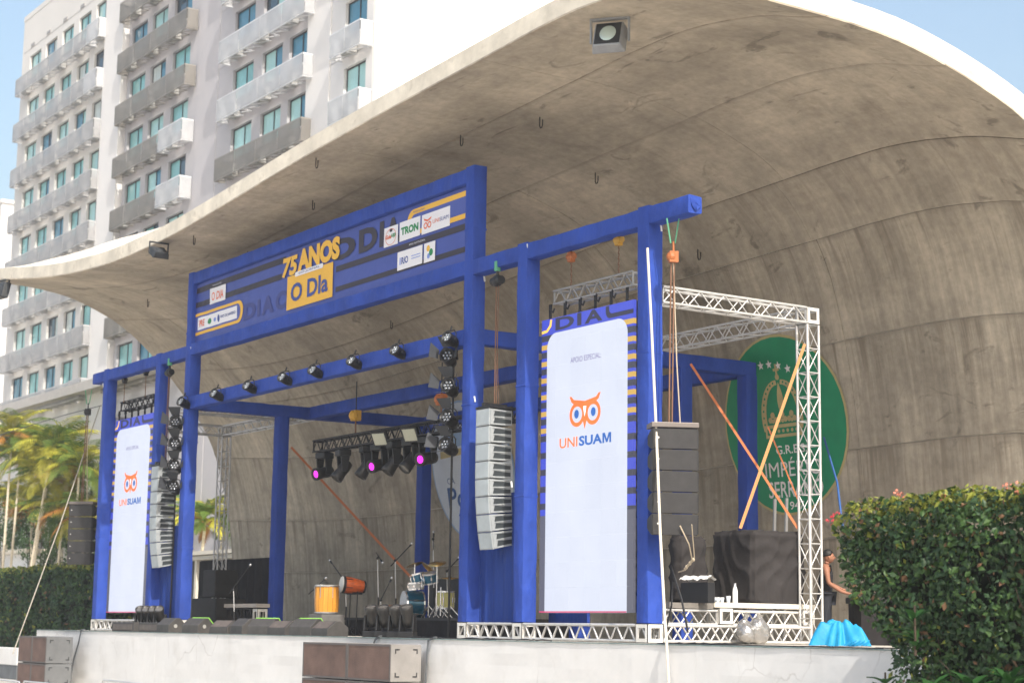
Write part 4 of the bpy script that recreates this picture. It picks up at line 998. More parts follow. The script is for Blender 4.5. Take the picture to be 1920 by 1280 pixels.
MB().lathe([(.001, -.05), (R0*.98, -.045), (R0*1.05, -.02)], 20, T).build('drum_skin', skin_w, t); MB().lathe([(R0*1.02, -.03), (R0*1.07, -.03), (R0*1.07, .03), (R0*1.01, .04)], 20, T).build('hoop', black, t)
MB().lathe([(R0*.68, Ld-.05), (R0*.76, Ld-.05), (R0*.74, Ld), (R0*.66, Ld)], 20, T).build('hoop', black, t)
for k in range(6):
    a = 2*PI*k/6+.3; MB().cyl(T @ Vector((R0*1.06*math.cos(a), R0*1.06*math.sin(a), 0)), T @ Vector((R0*1.04*math.cos(a), R0*1.04*math.sin(a), .2)), .01, n=5).build('tension_rod', black, t)
cm = c0.lerp(c1, .45); Yo = cm.y
for dx in (-.16, .2):
    MB().cyl((cm.x+dx, Yo, .02), (cm.x+dx, Yo+.03, cm.z-R0*.75), .014, n=6).build('stand_tube', black, t)
    for k in range(3): an = 2*PI*k/3; MB().cyl((cm.x+dx, Yo, .22), (cm.x+dx+.26*math.cos(an), Yo+.26*math.sin(an), .01), .011, n=5).build('stand_leg', black, t)
MB().box(cm.x-.3, cm.x+.35, Yo-.03, Yo+.08, cm.z-R0-.02, cm.z-R0+.03).build('cradle', black, t)

# drum riser and kit
Yk = 2.3; kx = at(792, 1110, Y=Yk).x
ra = at(645, 1170, Y=1.75).x; rb = at(860, 1170, Y=1.75).x
t = thing('drum_riser', 'low black-skirted riser under the drum kit', 'riser', ((ra+rb)/2, 2.8, 0)); MB().box(ra+.0, rb+.9, 1.75, 4.6, .38, .44).build('platform', M('riser_top', (.04, .04, .042), .8), t); drape(ra+.02, rb+.88, 1.78, .0, .38, t, dark_cloth, .25, .012, 'skirt')
MB().box(ra+.03, rb+.87, 1.82, 4.55, 0, .379).build('frame', black, t)
RZ = .44
teal = M('drum_teal', (.01, .10, .17), .18, .3, var=.3, vscale=3, spec=.7); cym = M('cymbal_bronze', (.55, .36, .12), .25, .9, var=.1)
kit = thing('drum_kit', 'teal sparkle drum kit with chrome stands on the riser', 'drum kit', (kx, Yk, RZ))
def drum(name, c, axis, r, h, shellm=teal, n=24):
    T = Matrix.Translation(c) @ Vector(axis).to_track_quat('Z', 'Y').to_matrix().to_4x4()
    b = MB().lathe([(r, -h/2), (r, h/2)], n, T); d_ = smooth_angle(b.build(name, shellm, kit), .8)
    for s_ in (-1, 1):
        MB().lathe([(r*.99, s_*h/2-.02), (r*1.045, s_*h/2-.02), (r*1.045, s_*h/2+.02), (r*.97, s_*h/2+.02)], n, T).build('hoop', steel, d_)
        MB().lathe([(.001, s_*(h/2+.006)), (r*.98, s_*(h/2+.006))], n, T).build('drum_head', skin_w, d_)
    for k in range(6):
        a = 2*PI*k/6+.3; lg = MB(); lg.cyl(T @ Vector((r*1.05*math.cos(a), r*1.05*math.sin(a), -h/2)), T @ Vector((r*1.05*math.cos(a), r*1.05*math.sin(a), h/2)), .009, n=5); lg.cyl(T @ Vector((r*1.05*math.cos(a), r*1.05*math.sin(a), -h*.15)), T @ Vector((r*1.05*math.cos(a), r*1.05*math.sin(a), h*.15)), .022, n=6)
        lg.build('lug', steel, d_)
    return d_
def kp(px, py, dy=0): return at(px, py, Y=Yk+dy)
c = kp(774, 1119); drum('bass_drum', (c.x, Yk, RZ+.31), (-.25, -.97, 0), .31, .42)
c = kp(784, 1083); drum('tom', (c.x, Yk, c.z), (-.1, -.25, 1), .165, .2); c = kp(806, 1083, .1); drum('tom', (c.x, Yk+.1, c.z), (.1, -.25, 1), .18, .22)
c = kp(790, 1098, -.1); drum('snare', (c.x, Yk-.25, c.z), (0, -.1, 1), .18, .14, steel_d); c = kp(832, 1100, .3); drum('floor_tom', (c.x, Yk+.35, RZ+.42), (0, 0, 1), .21, .38, M('drum_yellow', (.45, .42, .16), .3, .2))
def stand(px, py_top, dy):
    a = kp(px, 1140, dy); z = kp(px, py_top, dy).z; s_ = MB(); s_.cyl((a.x, Yk+dy, RZ+.05), (a.x, Yk+dy, z), .014, n=6)
    for k in range(3): an = 2*PI*k/3+.9; s_.cyl((a.x, Yk+dy, RZ+.30), (a.x+.27*math.cos(an), Yk+dy+.27*math.sin(an), RZ+.01), .013, n=5)
    s_.build('stand', steel, kit); return Vector((a.x, Yk+dy, z))
def cymbal(p, tilt):
    T = Matrix.Translation(p) @ Matrix.Rotation(tilt[0], 4, 'X') @ Matrix.Rotation(tilt[1], 4, 'Y')
    MB().lathe([(.001, .03), (.04, .022), (.06, .006), (.21, -.012), (.21, -.016), (.06, .002)], 24, T).build('cymbal', cym, kit, smooth=True)
cymbal(stand(818, 1055, -.1), (.3, .2)); cymbal(stand(803, 1064, .3), (-.5, .6)); cymbal(stand(776, 1057, .1), (.2, -.3)); cymbal(stand(842, 1082, .2), (.1, .1)); stand(826, 1100, -.2)
t = thing('guitar_amplifier', 'dark amplifier cabinet behind the drum kit near the middle post', 'amplifier', (at(850, 1100, Y=4.2).x, 4.2, .44)); q = at(850, 1100, Y=4.2); MB().box(q.x-.75, q.x+.8, 3.9, 4.4, .44, 1.42).build('cabinet', cab_b, t, bevel=.02); MB().box(q.x-.7, q.x+.75, 3.888, 3.9, .5, 1.36).build('grille', cab_b2, t)
t = thing('drum_stool', 'small round brown padded stool left of the bass drum', 'stool', (kp(745, 1130).x, Yk-.2, RZ)); q = kp(745, 1125); MB().lathe([(.001, .07), (.17, .07), (.18, .04), (.17, 0), (.02, 0)], 18, Matrix.Translation((q.x, Yk-.2, RZ+.24))).build('seat', M('brown_pad', (.22, .10, .05), .6), t, smooth=True)
for k in range(3): an = 2*PI*k/3; MB().cyl((q.x, Yk-.2, RZ+.24), (q.x+.2*math.cos(an), Yk-.2+.2*math.sin(an), RZ), .013, n=6).build('leg', steel, t)

# ------------------------------------------------------------------ black boxes backstage left
def cab(name, label, cat, px0, px1, pyt, pyb, Y, d, m_=cab_b, g_=cab_b2, seams=0):
    a = at(px0, pyb, Y=Y); b = at(px1, pyb, Y=Y); z1 = at((px0+px1)/2, pyt, Y=Y).z; z0 = max(0, at((px0+px1)/2, pyb, Y=Y).z)
    t = thing(name, label, cat, ((a.x+b.x)/2, Y, z0))
    MB().box(a.x, b.x, Y, Y+d, z0, z1).build('cabinet', m_, t, bevel=.015)
    n = seams+1
    for k in range(n):
        za, zb = z0+(z1-z0)*k/n+.03, z0+(z1-z0)*(k+1)/n-.03
        MB().box(a.x+.04, b.x-.04, Y-.012, Y, za, zb).build('grille', g_, t); MB().box(b.x, b.x+.01, Y+.08, Y+d-.08, za+.05, zb-.05).build('side_panel', m_, t)
    return t
cab('subwoofer', 'large black subwoofer box at the foot of the left side fill', 'speaker', 357, 404, 1121, 1183, 2.2, .9)
cab('side_fill_speaker', 'stack of black side-fill speakers on the large subwoofer', 'speaker', 379, 403, 1068, 1119, 2.35, .7, seams=2)
a = at(372, 1100, Y=4.6).x; b = at(507, 1100, Y=4.6).x
t = thing('black_drape', 'black masking drape behind the left blue post', 'drape', ((a+b)/2, 4.6, 0)); zt = at(460, 1047, Y=4.6).z
drape(a, b, 4.6, 0, zt, t, dark_cloth, .5, .03, 'cloth'); mb = MB()
for x in (a+.05, (a+b)/2, b-.05): mb.cyl((x, 4.65, 0), (x, 4.65, zt), .025, n=6)
mb.cyl((a, 4.65, zt-.02), (b, 4.65, zt-.02), .025, n=6); mb.build('pipe_frame', black, t)
a = at(423, 1140, Y=1.6).x; b = at(507, 1140, Y=1.6).x; zt = at(465, 1131, Y=1.6).z
t = thing('truss_platform', 'small truss platform with a pale edge before the left blue post', 'platform', ((a+b)/2, 1.8, 0))
b -= .75; MB().box(a, b, 1.55, 1.95, zt-.1, zt).build('platform_top', M('platform_edge', (.36, .33, .30), .7, var=.15), t)
truss(t, (a+.05, 1.6, .30), (b-.3, 1.6, .30), (0, .28, 0), black_t, .42, .022, .014, Vector((0, 0, zt-.43))); corner_block(t, b-.17, 1.75, .30, .3, zt-.43); truss(t, (a+.02, 1.6, .03), (b-.02, 1.6, .03), (0, .28, 0), alu, .42, .022, .014, Vector((0, 0, .24)))
# orange straps across the stage
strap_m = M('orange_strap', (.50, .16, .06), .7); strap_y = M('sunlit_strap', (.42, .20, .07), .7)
def strap(label, p, q, m_, w=.055):
    p = Vector(p); q = Vector(q); d = (q-p).normalized(); s_ = d.cross(Vector((CL-p))).normalized()*w/2; n_ = d.cross(s_).normalized()*.006
    mb = MB(); vs_ = [x+a*s_+b*n_ for x in (p, q) for a, b in ((-1, -1), (1, -1), (1, 1), (-1, 1))]
    mb.add(vs_, [(0, 1, 2, 3), (4, 7, 6, 5)]+[(k, (k+1) % 4, 4+(k+1) % 4, 4+k) for k in range(4)])
    return tag(mb.build('ratchet_strap', m_), label, 'strap', 'bracing straps')
strap('red-orange strap slanting down the rear wall to the drum kit', at(546, 838, Y=6.2), at(771, 1082, Y=6.6), strap_m, .07)
strap('brown-orange strap slanting down to the right, crossing the yellow one', at(1295, 682, X=-7.5), at(1496, 990, X=-4.85), strap_m, .048)
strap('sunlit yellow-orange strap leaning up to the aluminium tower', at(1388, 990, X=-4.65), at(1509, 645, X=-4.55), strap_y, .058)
strap('pale brown strap behind the aluminium tower', at(1440, 800, X=-6.0), at(1500, 945, X=-5.0), strap_m, .03)

# ------------------------------------------------------------------ right wing: platform, covered cases, small things
xs = PX[7]-.02
za = at(1440, 1131, X=xs).z; ya = at(1345, 1131, X=xs).y; yb_ = at(1522, 1131, X=xs).y; y0_ = at(1250, 1131, X=xs).y
t = thing('truss_platform', 'aluminium truss platform carrying the black covered cases at right', 'platform', (xs-1, (y0_+yb_)/2, .35))
zp = za
MB().box(xs-2.3, xs+.04, ya-.1, yb_+.05, zp-.09, zp).build('platform_top', M('platform_cream', (.62, .58, .50), .7, var=.12), t)
MB().box(xs-2.3, xs+.02, .75, ya-.11, zp-.12, zp-.02).build('platform_top', M('platform_grey', (.17, .155, .14), .7, var=.2), t)
truss(t, (xs-.29, .6, .345), (xs-.29, ya+.0, .345), (.28, 0, 0), alu, .42, .024, .015, Vector((0, 0, zp-.5))); corner_block(t, xs-.13, ya+.18, .345, .34, zp-.44)
truss(t, (xs-.29, ya+.36, .345), (xs-.29, yb_-.3, .345), (.28, 0, 0), alu_w, .42, .024, .015, Vector((0, 0, zp-.5))); corner_block(t, xs-.13, yb_-.12, .345, .34, zp-.44)
def cover(label, xa, xb, ya, yb, z0, z1, seed, sag=0.0):
    t = thing('covered_case', label, 'covered case', ((xa+xb)/2, (ya+yb)/2, z0))
    bm = bmesh.new(); bmesh.ops.create_cube(bm, size=1)
    for v in bm.verts: v.co = Vector(((xa+xb)/2+v.co.x*(xb-xa), (ya+yb)/2+v.co.y*(yb-ya), (z0+z1)/2+v.co.z*(z1-z0)))
    bmesh.ops.bevel(bm, geom=bm.edges[:], offset=.05, segments=2, affect='EDGES')
    bmesh.ops.subdivide_edges(bm, edges=[e for e in bm.edges if e.calc_length() > .3], cuts=26, use_grid_fill=True)
    bm.normal_update()
    for v in bm.verts:
        q = v.co; fz = (q.z-z0)/(z1-z0); n = v.normal
        w = noise.noise(Vector((q.x*1.2+seed, q.y*1.2, q.z*1.0)))*.05
        w += .03*(1-abs(math.sin((q.x-q.y)*8+q.z*5+3*noise.noise(Vector((q.x*1.6, q.y*1.6, q.z*1.3+seed))))))**3*(1-fz*.5)*2
        w += .02*math.sin(q.z*19+3*noise.noise(Vector((q.y*3, q.x*3, seed))))*fz*abs(n.x)
        v.co += n*w
        if q.z < z0+.2 and sag: v.co.z -= sag*max(0, math.sin((q.y-ya)/(yb-ya)*PI))*abs(n.x)
    me = bpy.data.meshes.new('cloth'); bm.to_mesh(me); bm.free(); me.materials.append(M('cover_cloth', (.030, .027, .027), .85, var=.15, vscale=2, bump=.35, bscale=9, spec=.2)); me.shade_smooth()
    link(bpy.data.objects.new('cloth_cover', me), t)
    MB().box(xa+.08, xb-.08, ya+.08, yb-.08, z0, z1-.08).build('case', black, t)
    return t
xf = xs-.03; yc0 = at(1411, 1060, X=xf).y; yc1 = at(1508, 1060, X=xf).y; zc1 = at(1420, 994, X=xf).z
xc0 = at(1334, 1060, Y=yc0).x
cover('large case under a wrinkled black cloth on the truss platform', xc0, xf, yc0, yc1, zp+.0, zc1, 1, .12)
yd0 = at(1330, 1060, X=xf-.9).y-1.0
xg1 = at(1328, 1060, Y=2.3).x; xg0 = at(1253, 1060, Y=1.6).x
cover('smaller case under black cloth just right of the right blue post', xg0, xg1, 1.6, 2.3, zp-.02, at(1290, 1002, Y=1.6).z, 7)
zz = at(1310, 1079, Y=1.5).z; xg1 = at(1334, 1079, Y=1.5).x
t = thing('plastic_sheet', 'crumpled white plastic sheet lying before the smaller covered case', 'plastic sheet', (xg1-.4, 1.5, zz)); m2 = MB(); n_ = 14
m2.add([(xg1-.75+.8*i/n_, 1.36+.22*j/6, zz+.05*noise.noise(Vector((i*.5, j*.6, 3)))-.14*abs(j/6-.5)) for j in range(7) for i in range(n_+1)], [(j*(n_+1)+i, j*(n_+1)+i+1, (j+1)*(n_+1)+i+1, (j+1)*(n_+1)+i) for j in range(6) for i in range(n_)])
m2.build('sheet', M('white_plastic', (.7, .69, .67), .4), t, sheet=True); MB().box(xg1-.75, xg1+.02, 1.40, 1.56, zp-.02, zz-.12).build('support', black, t)
# bottle and cups
pb2 = at(1381, 1132, X=xs-.02); wp2 = M('bottle_white', (.70, .70, .70), .25, var=.05)
t = thing('water_bottle', 'white plastic bottle standing on the platform before the big cover', 'bottle', (xs-.06, pb2.y, zp)); T = Matrix.Translation((xs-.06, pb2.y, zp))
MB().lathe([(.001, 0), (.045, 0), (.05, .01), (.05, .20), (.042, .25), (.02, .31), (.018, .33)], 14, T).build('body', wp2, t, smooth=True); MB().lathe([(.02, .325), (.021, .355), (.001, .357)], 12, T).build('cap', M('cap_grey', (.45, .46, .5), .5), t)
for k, px in enumerate((1341, 1349, 1357, 1369)):
    q = at(px, 1130, X=xs-.05); t = thing('paper_cup', f'small pale cup on the platform edge, {ordn[k]} from the left', 'cup', (xs-.1, q.y, zp), 0, 'cups on the platform'); T = Matrix.Translation((xs-.1, q.y, zp)); h = .09 if k < 3 else .12
    MB().lathe([(.001, 0), (.032, 0), (.042, h), (.038, h), (.03, .008), (.001, .008)], 12, T).build('cup', M('cup_blue_white', (.60, .66, .75), .5), t, smooth=True); MB().lathe([(.041, h-.006), (.045, h), (.041, h+.004)], 12, T).build('rim', wp2, t)
def lump(name, label, cat, c, r, m_, seed, n=24, m=16, amp=.25, parts=None, flat=0.1, freq=3.2):
    t = thing(name, label, cat, (c[0], c[1], c[2]))
    b = MB().sphere((c[0], c[1], c[2]+r[2]*.85), 1, r, n, m)
    out = []
    for v in b.v:
        v = Vector(v); d = v-Vector((c[0], c[1], c[2]+r[2]*.85)); q = v*freq
        k = 1+amp*noise.noise(q+Vector((seed, 0, 0)))+amp*.9*abs(noise.noise(q*2.3+Vector((0, seed, 0))))-amp*.35
        d *= k; z = max(c[2]+.005, c[2]+r[2]*.85+d.z); out.append((c[0]+d.x, c[1]+d.y, z))
    b.v = out
    b.build('bag', m_, t, smooth=not parts); return t
foil = M('silver_plastic', (.42, .41, .40), .22, .75, var=.25, vscale=7, bump=.8, bscale=14)
for k, (px, lab) in enumerate(((1398, 'crumpled silver plastic bag before the platform, the left one'), (1422, 'crumpled silver plastic bag before the platform, the right one'))):
    q = at(px, 1205, X=PX[7]+.62); t = lump('plastic_bag', lab, 'bag', (PX[7]+.62, q.y, .0), (.17, .19, .26), foil, 3+k, amp=.35); kn = MB().cyl((PX[7]+.62, q.y, .44), (PX[7]+.64, q.y+.02, .54), .03, .06, n=7); kn.build('knot', foil, t)
tarp = M('blue_tarp', (.01, .24, .46), .6, var=.12, vscale=3, bump=.5, bscale=7)
q = at(1576, 1210, Y=2.2); t = thing('tarpaulin', 'bright blue tarpaulin heaped on the stage by the hedge', 'tarpaulin', (q.x, 2.2, 0)); m2 = MB(); NA, NR = 72, 22
for k in range(NR+1):
    f = k/NR
    for a in range(NA):
        an = 2*PI*a/NA; rr_ = (.46+.08*math.sin(3*an+1)+.07*math.sin(7*an+2)+.05*math.sin(13*an))*f; x_, y_ = rr_*1.05*math.cos(an), rr_*.9*math.sin(an)
        h_ = .36*max(0, 1-f**3.0); v_ = Vector((x_*3.1, y_*3.1, 4)); h_ *= 1+.30*noise.noise(v_*.6)
        h_ += (.20*abs(noise.noise(v_*.9+Vector((7, 3, 0))))-.05+.10*abs(noise.noise(v_*1.9))+.045*abs(noise.noise(v_*4.2)))*min(1, 2.2*(1-f)+.12)
        m2.v.append((q.x+x_, 2.2+y_, max(.006, h_+.006)))
for k in range(NR):
    for a in range(NA): m2.f.append((k*NA+a, k*NA+(a+1) % NA, (k+1)*NA+(a+1) % NA, (k+1)*NA+a))
m2.build('sheet', tarp, t, sheet=True, smooth=True)
b = MB()
for k in range(5): b.add([(q.x+.38+.06*k, 1.85+.05*k, .01), (q.x+.62+.04*k, 1.8+.07*k, .03+.02*(k % 2)), (q.x+.5+.05*k, 2.0+.05*k, .12)], [(0, 1, 2)])
b.build('corner_flap', tarp, t, sheet=True)
# ladder behind the platform
q0 = at(1452, 992, Y=5.0); q1 = at(1474, 992, Y=5.0); zt = at(1463, 934, Y=5.0).z
t = thing('step_ladder', 'pale aluminium ladder standing behind the big covered case', 'ladder', (q0.x, 5, 0))
for a, b_, dx in ((q0.x, q0.x+.1, 0), (q1.x, q1.x-.04, 0)): MB().prism([(a-.12, 0), (a-.08, 0), (a+.045, zt), (a+.005, zt)], 4.97, 5.03, lambda u, v, d: (u, d, v)).build('rail', MATS['aluminium_shade'], t)
for k in range(7): MB().box(q0.x-.1+.018*k, q1.x-.08+.02*k, 4.98, 5.02, .3+.28*k, .34+.28*k).build('rung', alu, t)
# ropes
rope_w = M('white_rope', (.60, .55, .47), .85); rope_b = M('blue_rope', (.03, .10, .30), .8)
def rope(label, pts, r, m_, name='rope', cat='rope'): return tag(smooth_angle(MB().tube(pts, r).build(name, m_)), label, cat)
pz = [at(1214, 465, Y=-.05), at(1222, 620, Y=-.12), at(1231, 820, Y=-.25), at(1238, 1000, Y=-.45), at(1246, 1150, Y=-.75), at(1250, 1205, Y=-1.10), at(1255, 1300, Y=-1.12)]
rope('thick white rope hanging down in front of the right blue post', pz, .024, rope_w)
rope('thin tan rope below the right black array ending in a knot', [at(1275, 985, Y=.1), at(1292, 1020, Y=.3), at(1298, 1050, Y=.5), at(1285, 1068, Y=.6), at(1272, 1072, Y=.6)], .012, M('rope', (.42, .35, .26), .85))
k_ = MB()
for i in range(6): q = at(1284+i*3.2, 1066-i*3.5, Y=.55); k_.sphere(q, .024+.008*(i % 2), (1, .8, 1.2), 7, 5)
tag(k_.build('rope_knot', M('rope', (.42, .35, .26), .85), smooth=True), 'bundled white rope knot before the smaller covered case', 'rope')
rope('thin tan rope from the right array straight down to the knot', [at(1297, 983, Y=.1), at(1302, 1045, Y=.5)], .010, MATS['rope'])
rope('dark blue rope from the shell wall down into the hedge', [at(1545, 820, Y=7.5), at(1570, 905, Y=5.5), at(1580, 990, Y=4)], .022, rope_b)
for k, (a, b) in enumerate((((1262, 1090), (1248, 1180)), ((1258, 1060), (1290, 1185)))):
    rope(f'thin black cable bundle beside the right blue post, {ordn[k]} of two', [at(*a, Y=.4), at((a[0]+b[0])/2+4, (a[1]+b[1])/2, Y=.3), at(*b, Y=.3)], .02, black, 'cable', 'cable')
gp = at(192, 760, Y=.9)
tag(smooth_angle(MB().cyl((gp.x, 1.2, GZ), (gp.x, 1.2, gp.z), .05).build('mast', M('mast_grey', (.35, .36, .35), .5, .5))), 'thin grey mast left of the leftmost blue post', 'mast')
rope('long pale guy rope slanting down to the left subwoofers', [at(187, 762, Y=.9), at(112, 985, Y=-.4), at(24, 1225, Y=-1.9)], .017, M('guy_rope', (.36, .33, .28), .8))
rope('thin dark wire running from the mast to the far left', [at(190, 760, Y=.9), at(120, 778, Y=3), at(0, 815, Y=6)], .015, black, 'wire', 'wire')
# litter of cables on the deck at right and along the edge
cm_ = MB()
for k in range(26):
    x = rnd.uniform(-13, 2.5); y = rnd.uniform(-.72, -.1); n = 7; ph = rnd.uniform(0, 6)
    cm_.tube([(x+i*.22, y+.12*math.sin(i*.9+ph), .012+.02*(i % 2)*(k % 3 == 0)) for i in range(n)], .010, 4)
tag(cm_.build('deck_cables', black), 'tangle of thin black cables along the stage edge', 'cables', kind='stuff')

# ------------------------------------------------------------------ subwoofers before the wall
sub_f = M('sub_grille_brown', (.13, .083, .068), .75, var=.28, vscale=2.2, bump=.4, bscale=60); sub_s = M('sub_side_grey', (.22, .21, .20), .7, var=.12, vscale=2.5); sub_e = M('sub_edge', (.10, .092, .09), .7)
def sub(label, x0, x1, y0, y1, z0, z1, side=sub_s):
    t = thing('subwoofer', label, 'subwoofer', ((x0+x1)/2, (y0+y1)/2, z0), 0, 'subwoofers before the stage wall')
    MB().box(x0+.004, x1-.004, y0, y1, z0+.003, z1-.003).build('cabinet', side, t, bevel=.012)
    b = MB(); w = .045
    for q in ((x0+.006, x1-.006, z1-w, z1-.005), (x0+.006, x1-.006, z0+.005, z0+w), (x0+.006, x0+w, z0+w, z1-w), (x1-w, x1-.006, z0+w, z1-w)): b.box(q[0], q[1], y0-.012, y0-.001, q[2], q[3])
    b.build('front_frame', sub_e, t); MB().box(x0+w, x1-w, y0-.004, y0-.0015, z0+w, z1-w).build('grille', sub_f, t)
    b = MB(); s_ = .10; yy0, yy1 = y0+.09, y1-.09
    for yc, dy in ((yy0, 1), (yy1, -1)):
        for zc, dz in ((z1-.09, -1), (z0+.09, 1)):
            ya_, yb2 = sorted((yc, yc+dy*s_)); zc_, zd_ = sorted((zc, zc+dz*.022)); b.box(x1-.003, x1+.003, ya_, yb2, zc_, zd_)
            ya_, yb2 = sorted((yc, yc+dy*.022)); zc_, zd_ = sorted((zc+dz*.023, zc+dz*s_*.9)); b.box(x1-.003, x1+.003, ya_, yb2, zc_, zd_)
    b.build('corner_grip', black, t)
    return t
ys = -1.95; e0 = at(568, 1240, Y=ys).x; e1 = at(651, 1240, Y=ys).x; e2 = at(733, 1240, Y=ys).x
zt = at(700, 1206, Y=ys).z; zm = at(700, 1276, Y=ys).z; dd = at(790, 1240, X=e2).y
sub('brown-grilled subwoofer before the wall, left one of the middle stack top row', e0, e1-.01, ys, dd, zm, zt); sub('brown-grilled subwoofer before the wall, right one of the middle stack top row', e1+.01, e2, ys, dd, zm, zt)
sub('subwoofer at the bottom edge of the picture, left in the middle stack', e0, e1-.01, ys, dd, GZ+.02, zm-.012); sub('subwoofer at the bottom edge of the picture, right in the middle stack', e1+.01, e2, ys, dd, GZ+.02, zm-.012)
ys = -2.2; e0 = at(35, 1220, Y=ys).x; e1 = at(60, 1220, Y=ys).x; e2 = at(87, 1220, Y=ys).x; zt = at(70, 1192, Y=ys).z; zm = at(70, 1242, Y=ys).z; dd = at(136, 1220, X=e2).y
dk = M('sub_side_dark', (.12, .125, .13), .7, var=.15)
sub('dark subwoofer of the far left stack, upper row left', e0, e1-.01, ys, dd, zm, zt, dk); sub('dark subwoofer of the far left stack, upper row right', e1+.01, e2, ys, dd, zm, zt, dk)
sub('dark subwoofer of the far left stack, lower row left', e0, e1-.01, ys, dd, GZ+.02, zm-.012, dk); sub('dark subwoofer of the far left stack, lower row right', e1+.01, e2, ys, dd, GZ+.02, zm-.012, dk)
q = at(0, 1212, Y=-.9); q2 = at(30, 1212, Y=-.9)
t = thing('garden_wall', 'low white wall at the far left edge behind the subwoofers', 'wall', (q.x, -.9, GZ)); MB().box(q.x-8, q2.x+.3, -.95, -.75, at(10, 1245, Y=-.9).z, q.z).build('wall', plaster, t, bevel=.02); MB().box(q.x-8, q2.x+.25, -.93, -.77, GZ, at(10, 1245, Y=-.9).z-.003).build('plinth', M('plinth_dark', (.12, .13, .14), .8, var=.2), t)
# crowd barriers in the pit
bar_m = M('galvanised', (.58, .59, .60), .4, .6)
def barrier(label, pxa, pxb, py, Y):
    a = at(pxa, py, Y=Y); b = at(pxb, py, Y=Y); t = thing('crowd_barrier', label, 'barrier', ((a.x+b.x)/2, Y, GZ), 0, 'crowd barriers before the stage'); z1 = a.z; z0 = GZ+.12
    MB().tube([(a.x, Y, GZ), (a.x, Y, z1-.06), (a.x+.06, Y, z1), (b.x-.06, Y, z1), (b.x, Y, z1-.06), (b.x, Y, GZ)], .021, 8).build('frame', bar_m, t, smooth=True); n = int((b.x-a.x)/.12)
    MB().cyl((a.x, Y, z0), (b.x, Y, z0), .018, n=6).build('lower_rail', bar_m, t)
    for k in range(1, n): x = a.x+(b.x-a.x)*k/n; bar((x, Y, z0), (x, Y, z1), .008, bar_m, 'rod', t)
    for x in (a.x+.2, b.x-.2): MB().box(x-.03, x+.03, Y-.3, Y+.3, GZ, GZ+.03).build('foot', bar_m, t)
barrier('steel crowd barrier at the lower left before the subwoofers, left one', -18, 38, 1272, -4); barrier('steel crowd barrier at the lower left before the subwoofers, right one', 44, 126, 1276, -4); barrier('steel crowd barrier in front of the white wall between the subwoofer stacks', 192, 270, 1274, -3.4)

# ------------------------------------------------------------------ man at the mixing desk
skin = M('skin', (.28, .13, .08), .55, spec=.3); shirt = M('black_shirt', (.015, .016, .020), .85); hair_m = M('dark_hair', (.008, .007, .007), .6); jeans = M('dark_trousers', (.02, .022, .03), .85)
def skinned(name, verts, edges, mat, parent, root=0, sub_=2):
    me = bpy.data.meshes.new(name); me.from_pydata([v[:3] for v in verts], edges, []); o = bpy.data.objects.new(name, me); col.objects.link(o); o.parent = parent
    m = o.modifiers.new('skin', 'SKIN'); m.use_smooth_shade = True
    for i, v in enumerate(verts):
        sv = me.skin_vertices[0].data[i]; r = v[3] if isinstance(v[3], tuple) else (v[3], v[3]); sv.radius = r; sv.use_root = (i == root)
    s_ = o.modifiers.new('sub', 'SUBSURF'); s_.levels = sub_; s_.render_levels = sub_
    me.materials.append(mat); return o
Ym = 5.2; pm = at(1549, 1100, Y=Ym); zt = at(1551, 1033, Y=Ym).z; S = zt/1.74
man = thing('person', 'man in a black sleeveless shirt working at a desk behind the aluminium tower', 'person', (pm.x, Ym, 0), math.atan2(RT.y, RT.x)-.15)
man.scale = (S, S, S)
# local frame: +x is where he faces
V = [(-.02, 0, .95, (.15, .11)), (-.01, 0, 1.12, (.13, .105)), (.0, 0, 1.30, (.16, .11)), (.0, 0, 1.43, (.11, .085)), (.01, 0, 1.50, .055), (.035, 0, 1.56, .06),
     (.0, .10, .92, .088), (.03, .11, .50, .062), (.0, .11, .09, .042), (.13, .12, .04, .04), (.0, -.10, .92, .088), (-.02, -.11, .50, .062), (-.06, -.11, .09, .042), (.08, -.13, .04, .04),
     (.0, .20, 1.41, .062), (.06, .24, 1.15, .044), (.30, .17, 1.03, .034), (.37, .16, 1.01, .03), (.0, -.20, 1.41, .064), (.04, -.24, 1.14, .046), (.27, -.20, .99, .036), (.345, -.19, .965, .030), (.41, -.19, .945, .032)]
Ed = [(0, 1), (1, 2), (2, 3), (3, 4), (4, 5), (0, 6), (6, 7), (7, 8), (8, 9), (0, 10), (10, 11), (11, 12), (12, 13), (3, 14), (14, 15), (15, 16), (16, 17), (3, 18), (18, 19), (19, 20), (20, 21), (21, 22)]
for k, (dy, dz) in enumerate(((-.03, .0), (-.012, .004), (.008, .004), (.026, 0))):
    i = len(V); V += [(.45, -.19+dy, .945+dz, .010), (.485+.006*(k in (1, 2)), -.19+dy*1.1, .925+dz, .009), (.505+.008*(k in (1, 2)), -.19+dy*1.1, .895, .008)]; Ed += [(22, i), (i, i+1), (i+1, i+2)]
i = len(V); V += [(.39, -.14, .945, .011), (.42, -.115, .93, .009)]; Ed += [(21, i), (i, i+1)]
skinned('body', V, Ed, skin, man)
hd = MB(); hd.sphere((.055, 0, 1.635), .1, (1.0, .78, 1.18), 18, 14)
out = []
for x, y, z in hd.v:
    if x > .10 and z < 1.62: x += .012*(1-abs(y)/.08)
    if z < 1.57: y *= .86
    out.append((x, y, z))
hd.v = out; h_ = hd.build('head', skin, man, False, smooth=True)
n_ = MB(); n_.cyl((.148, 0, 1.655), (.172, 0, 1.615), .008, .016, 8); n_.sphere((.168, 0, 1.613), .016, n=8, m=6); n_.build('nose', skin, h_, False, smooth=True)
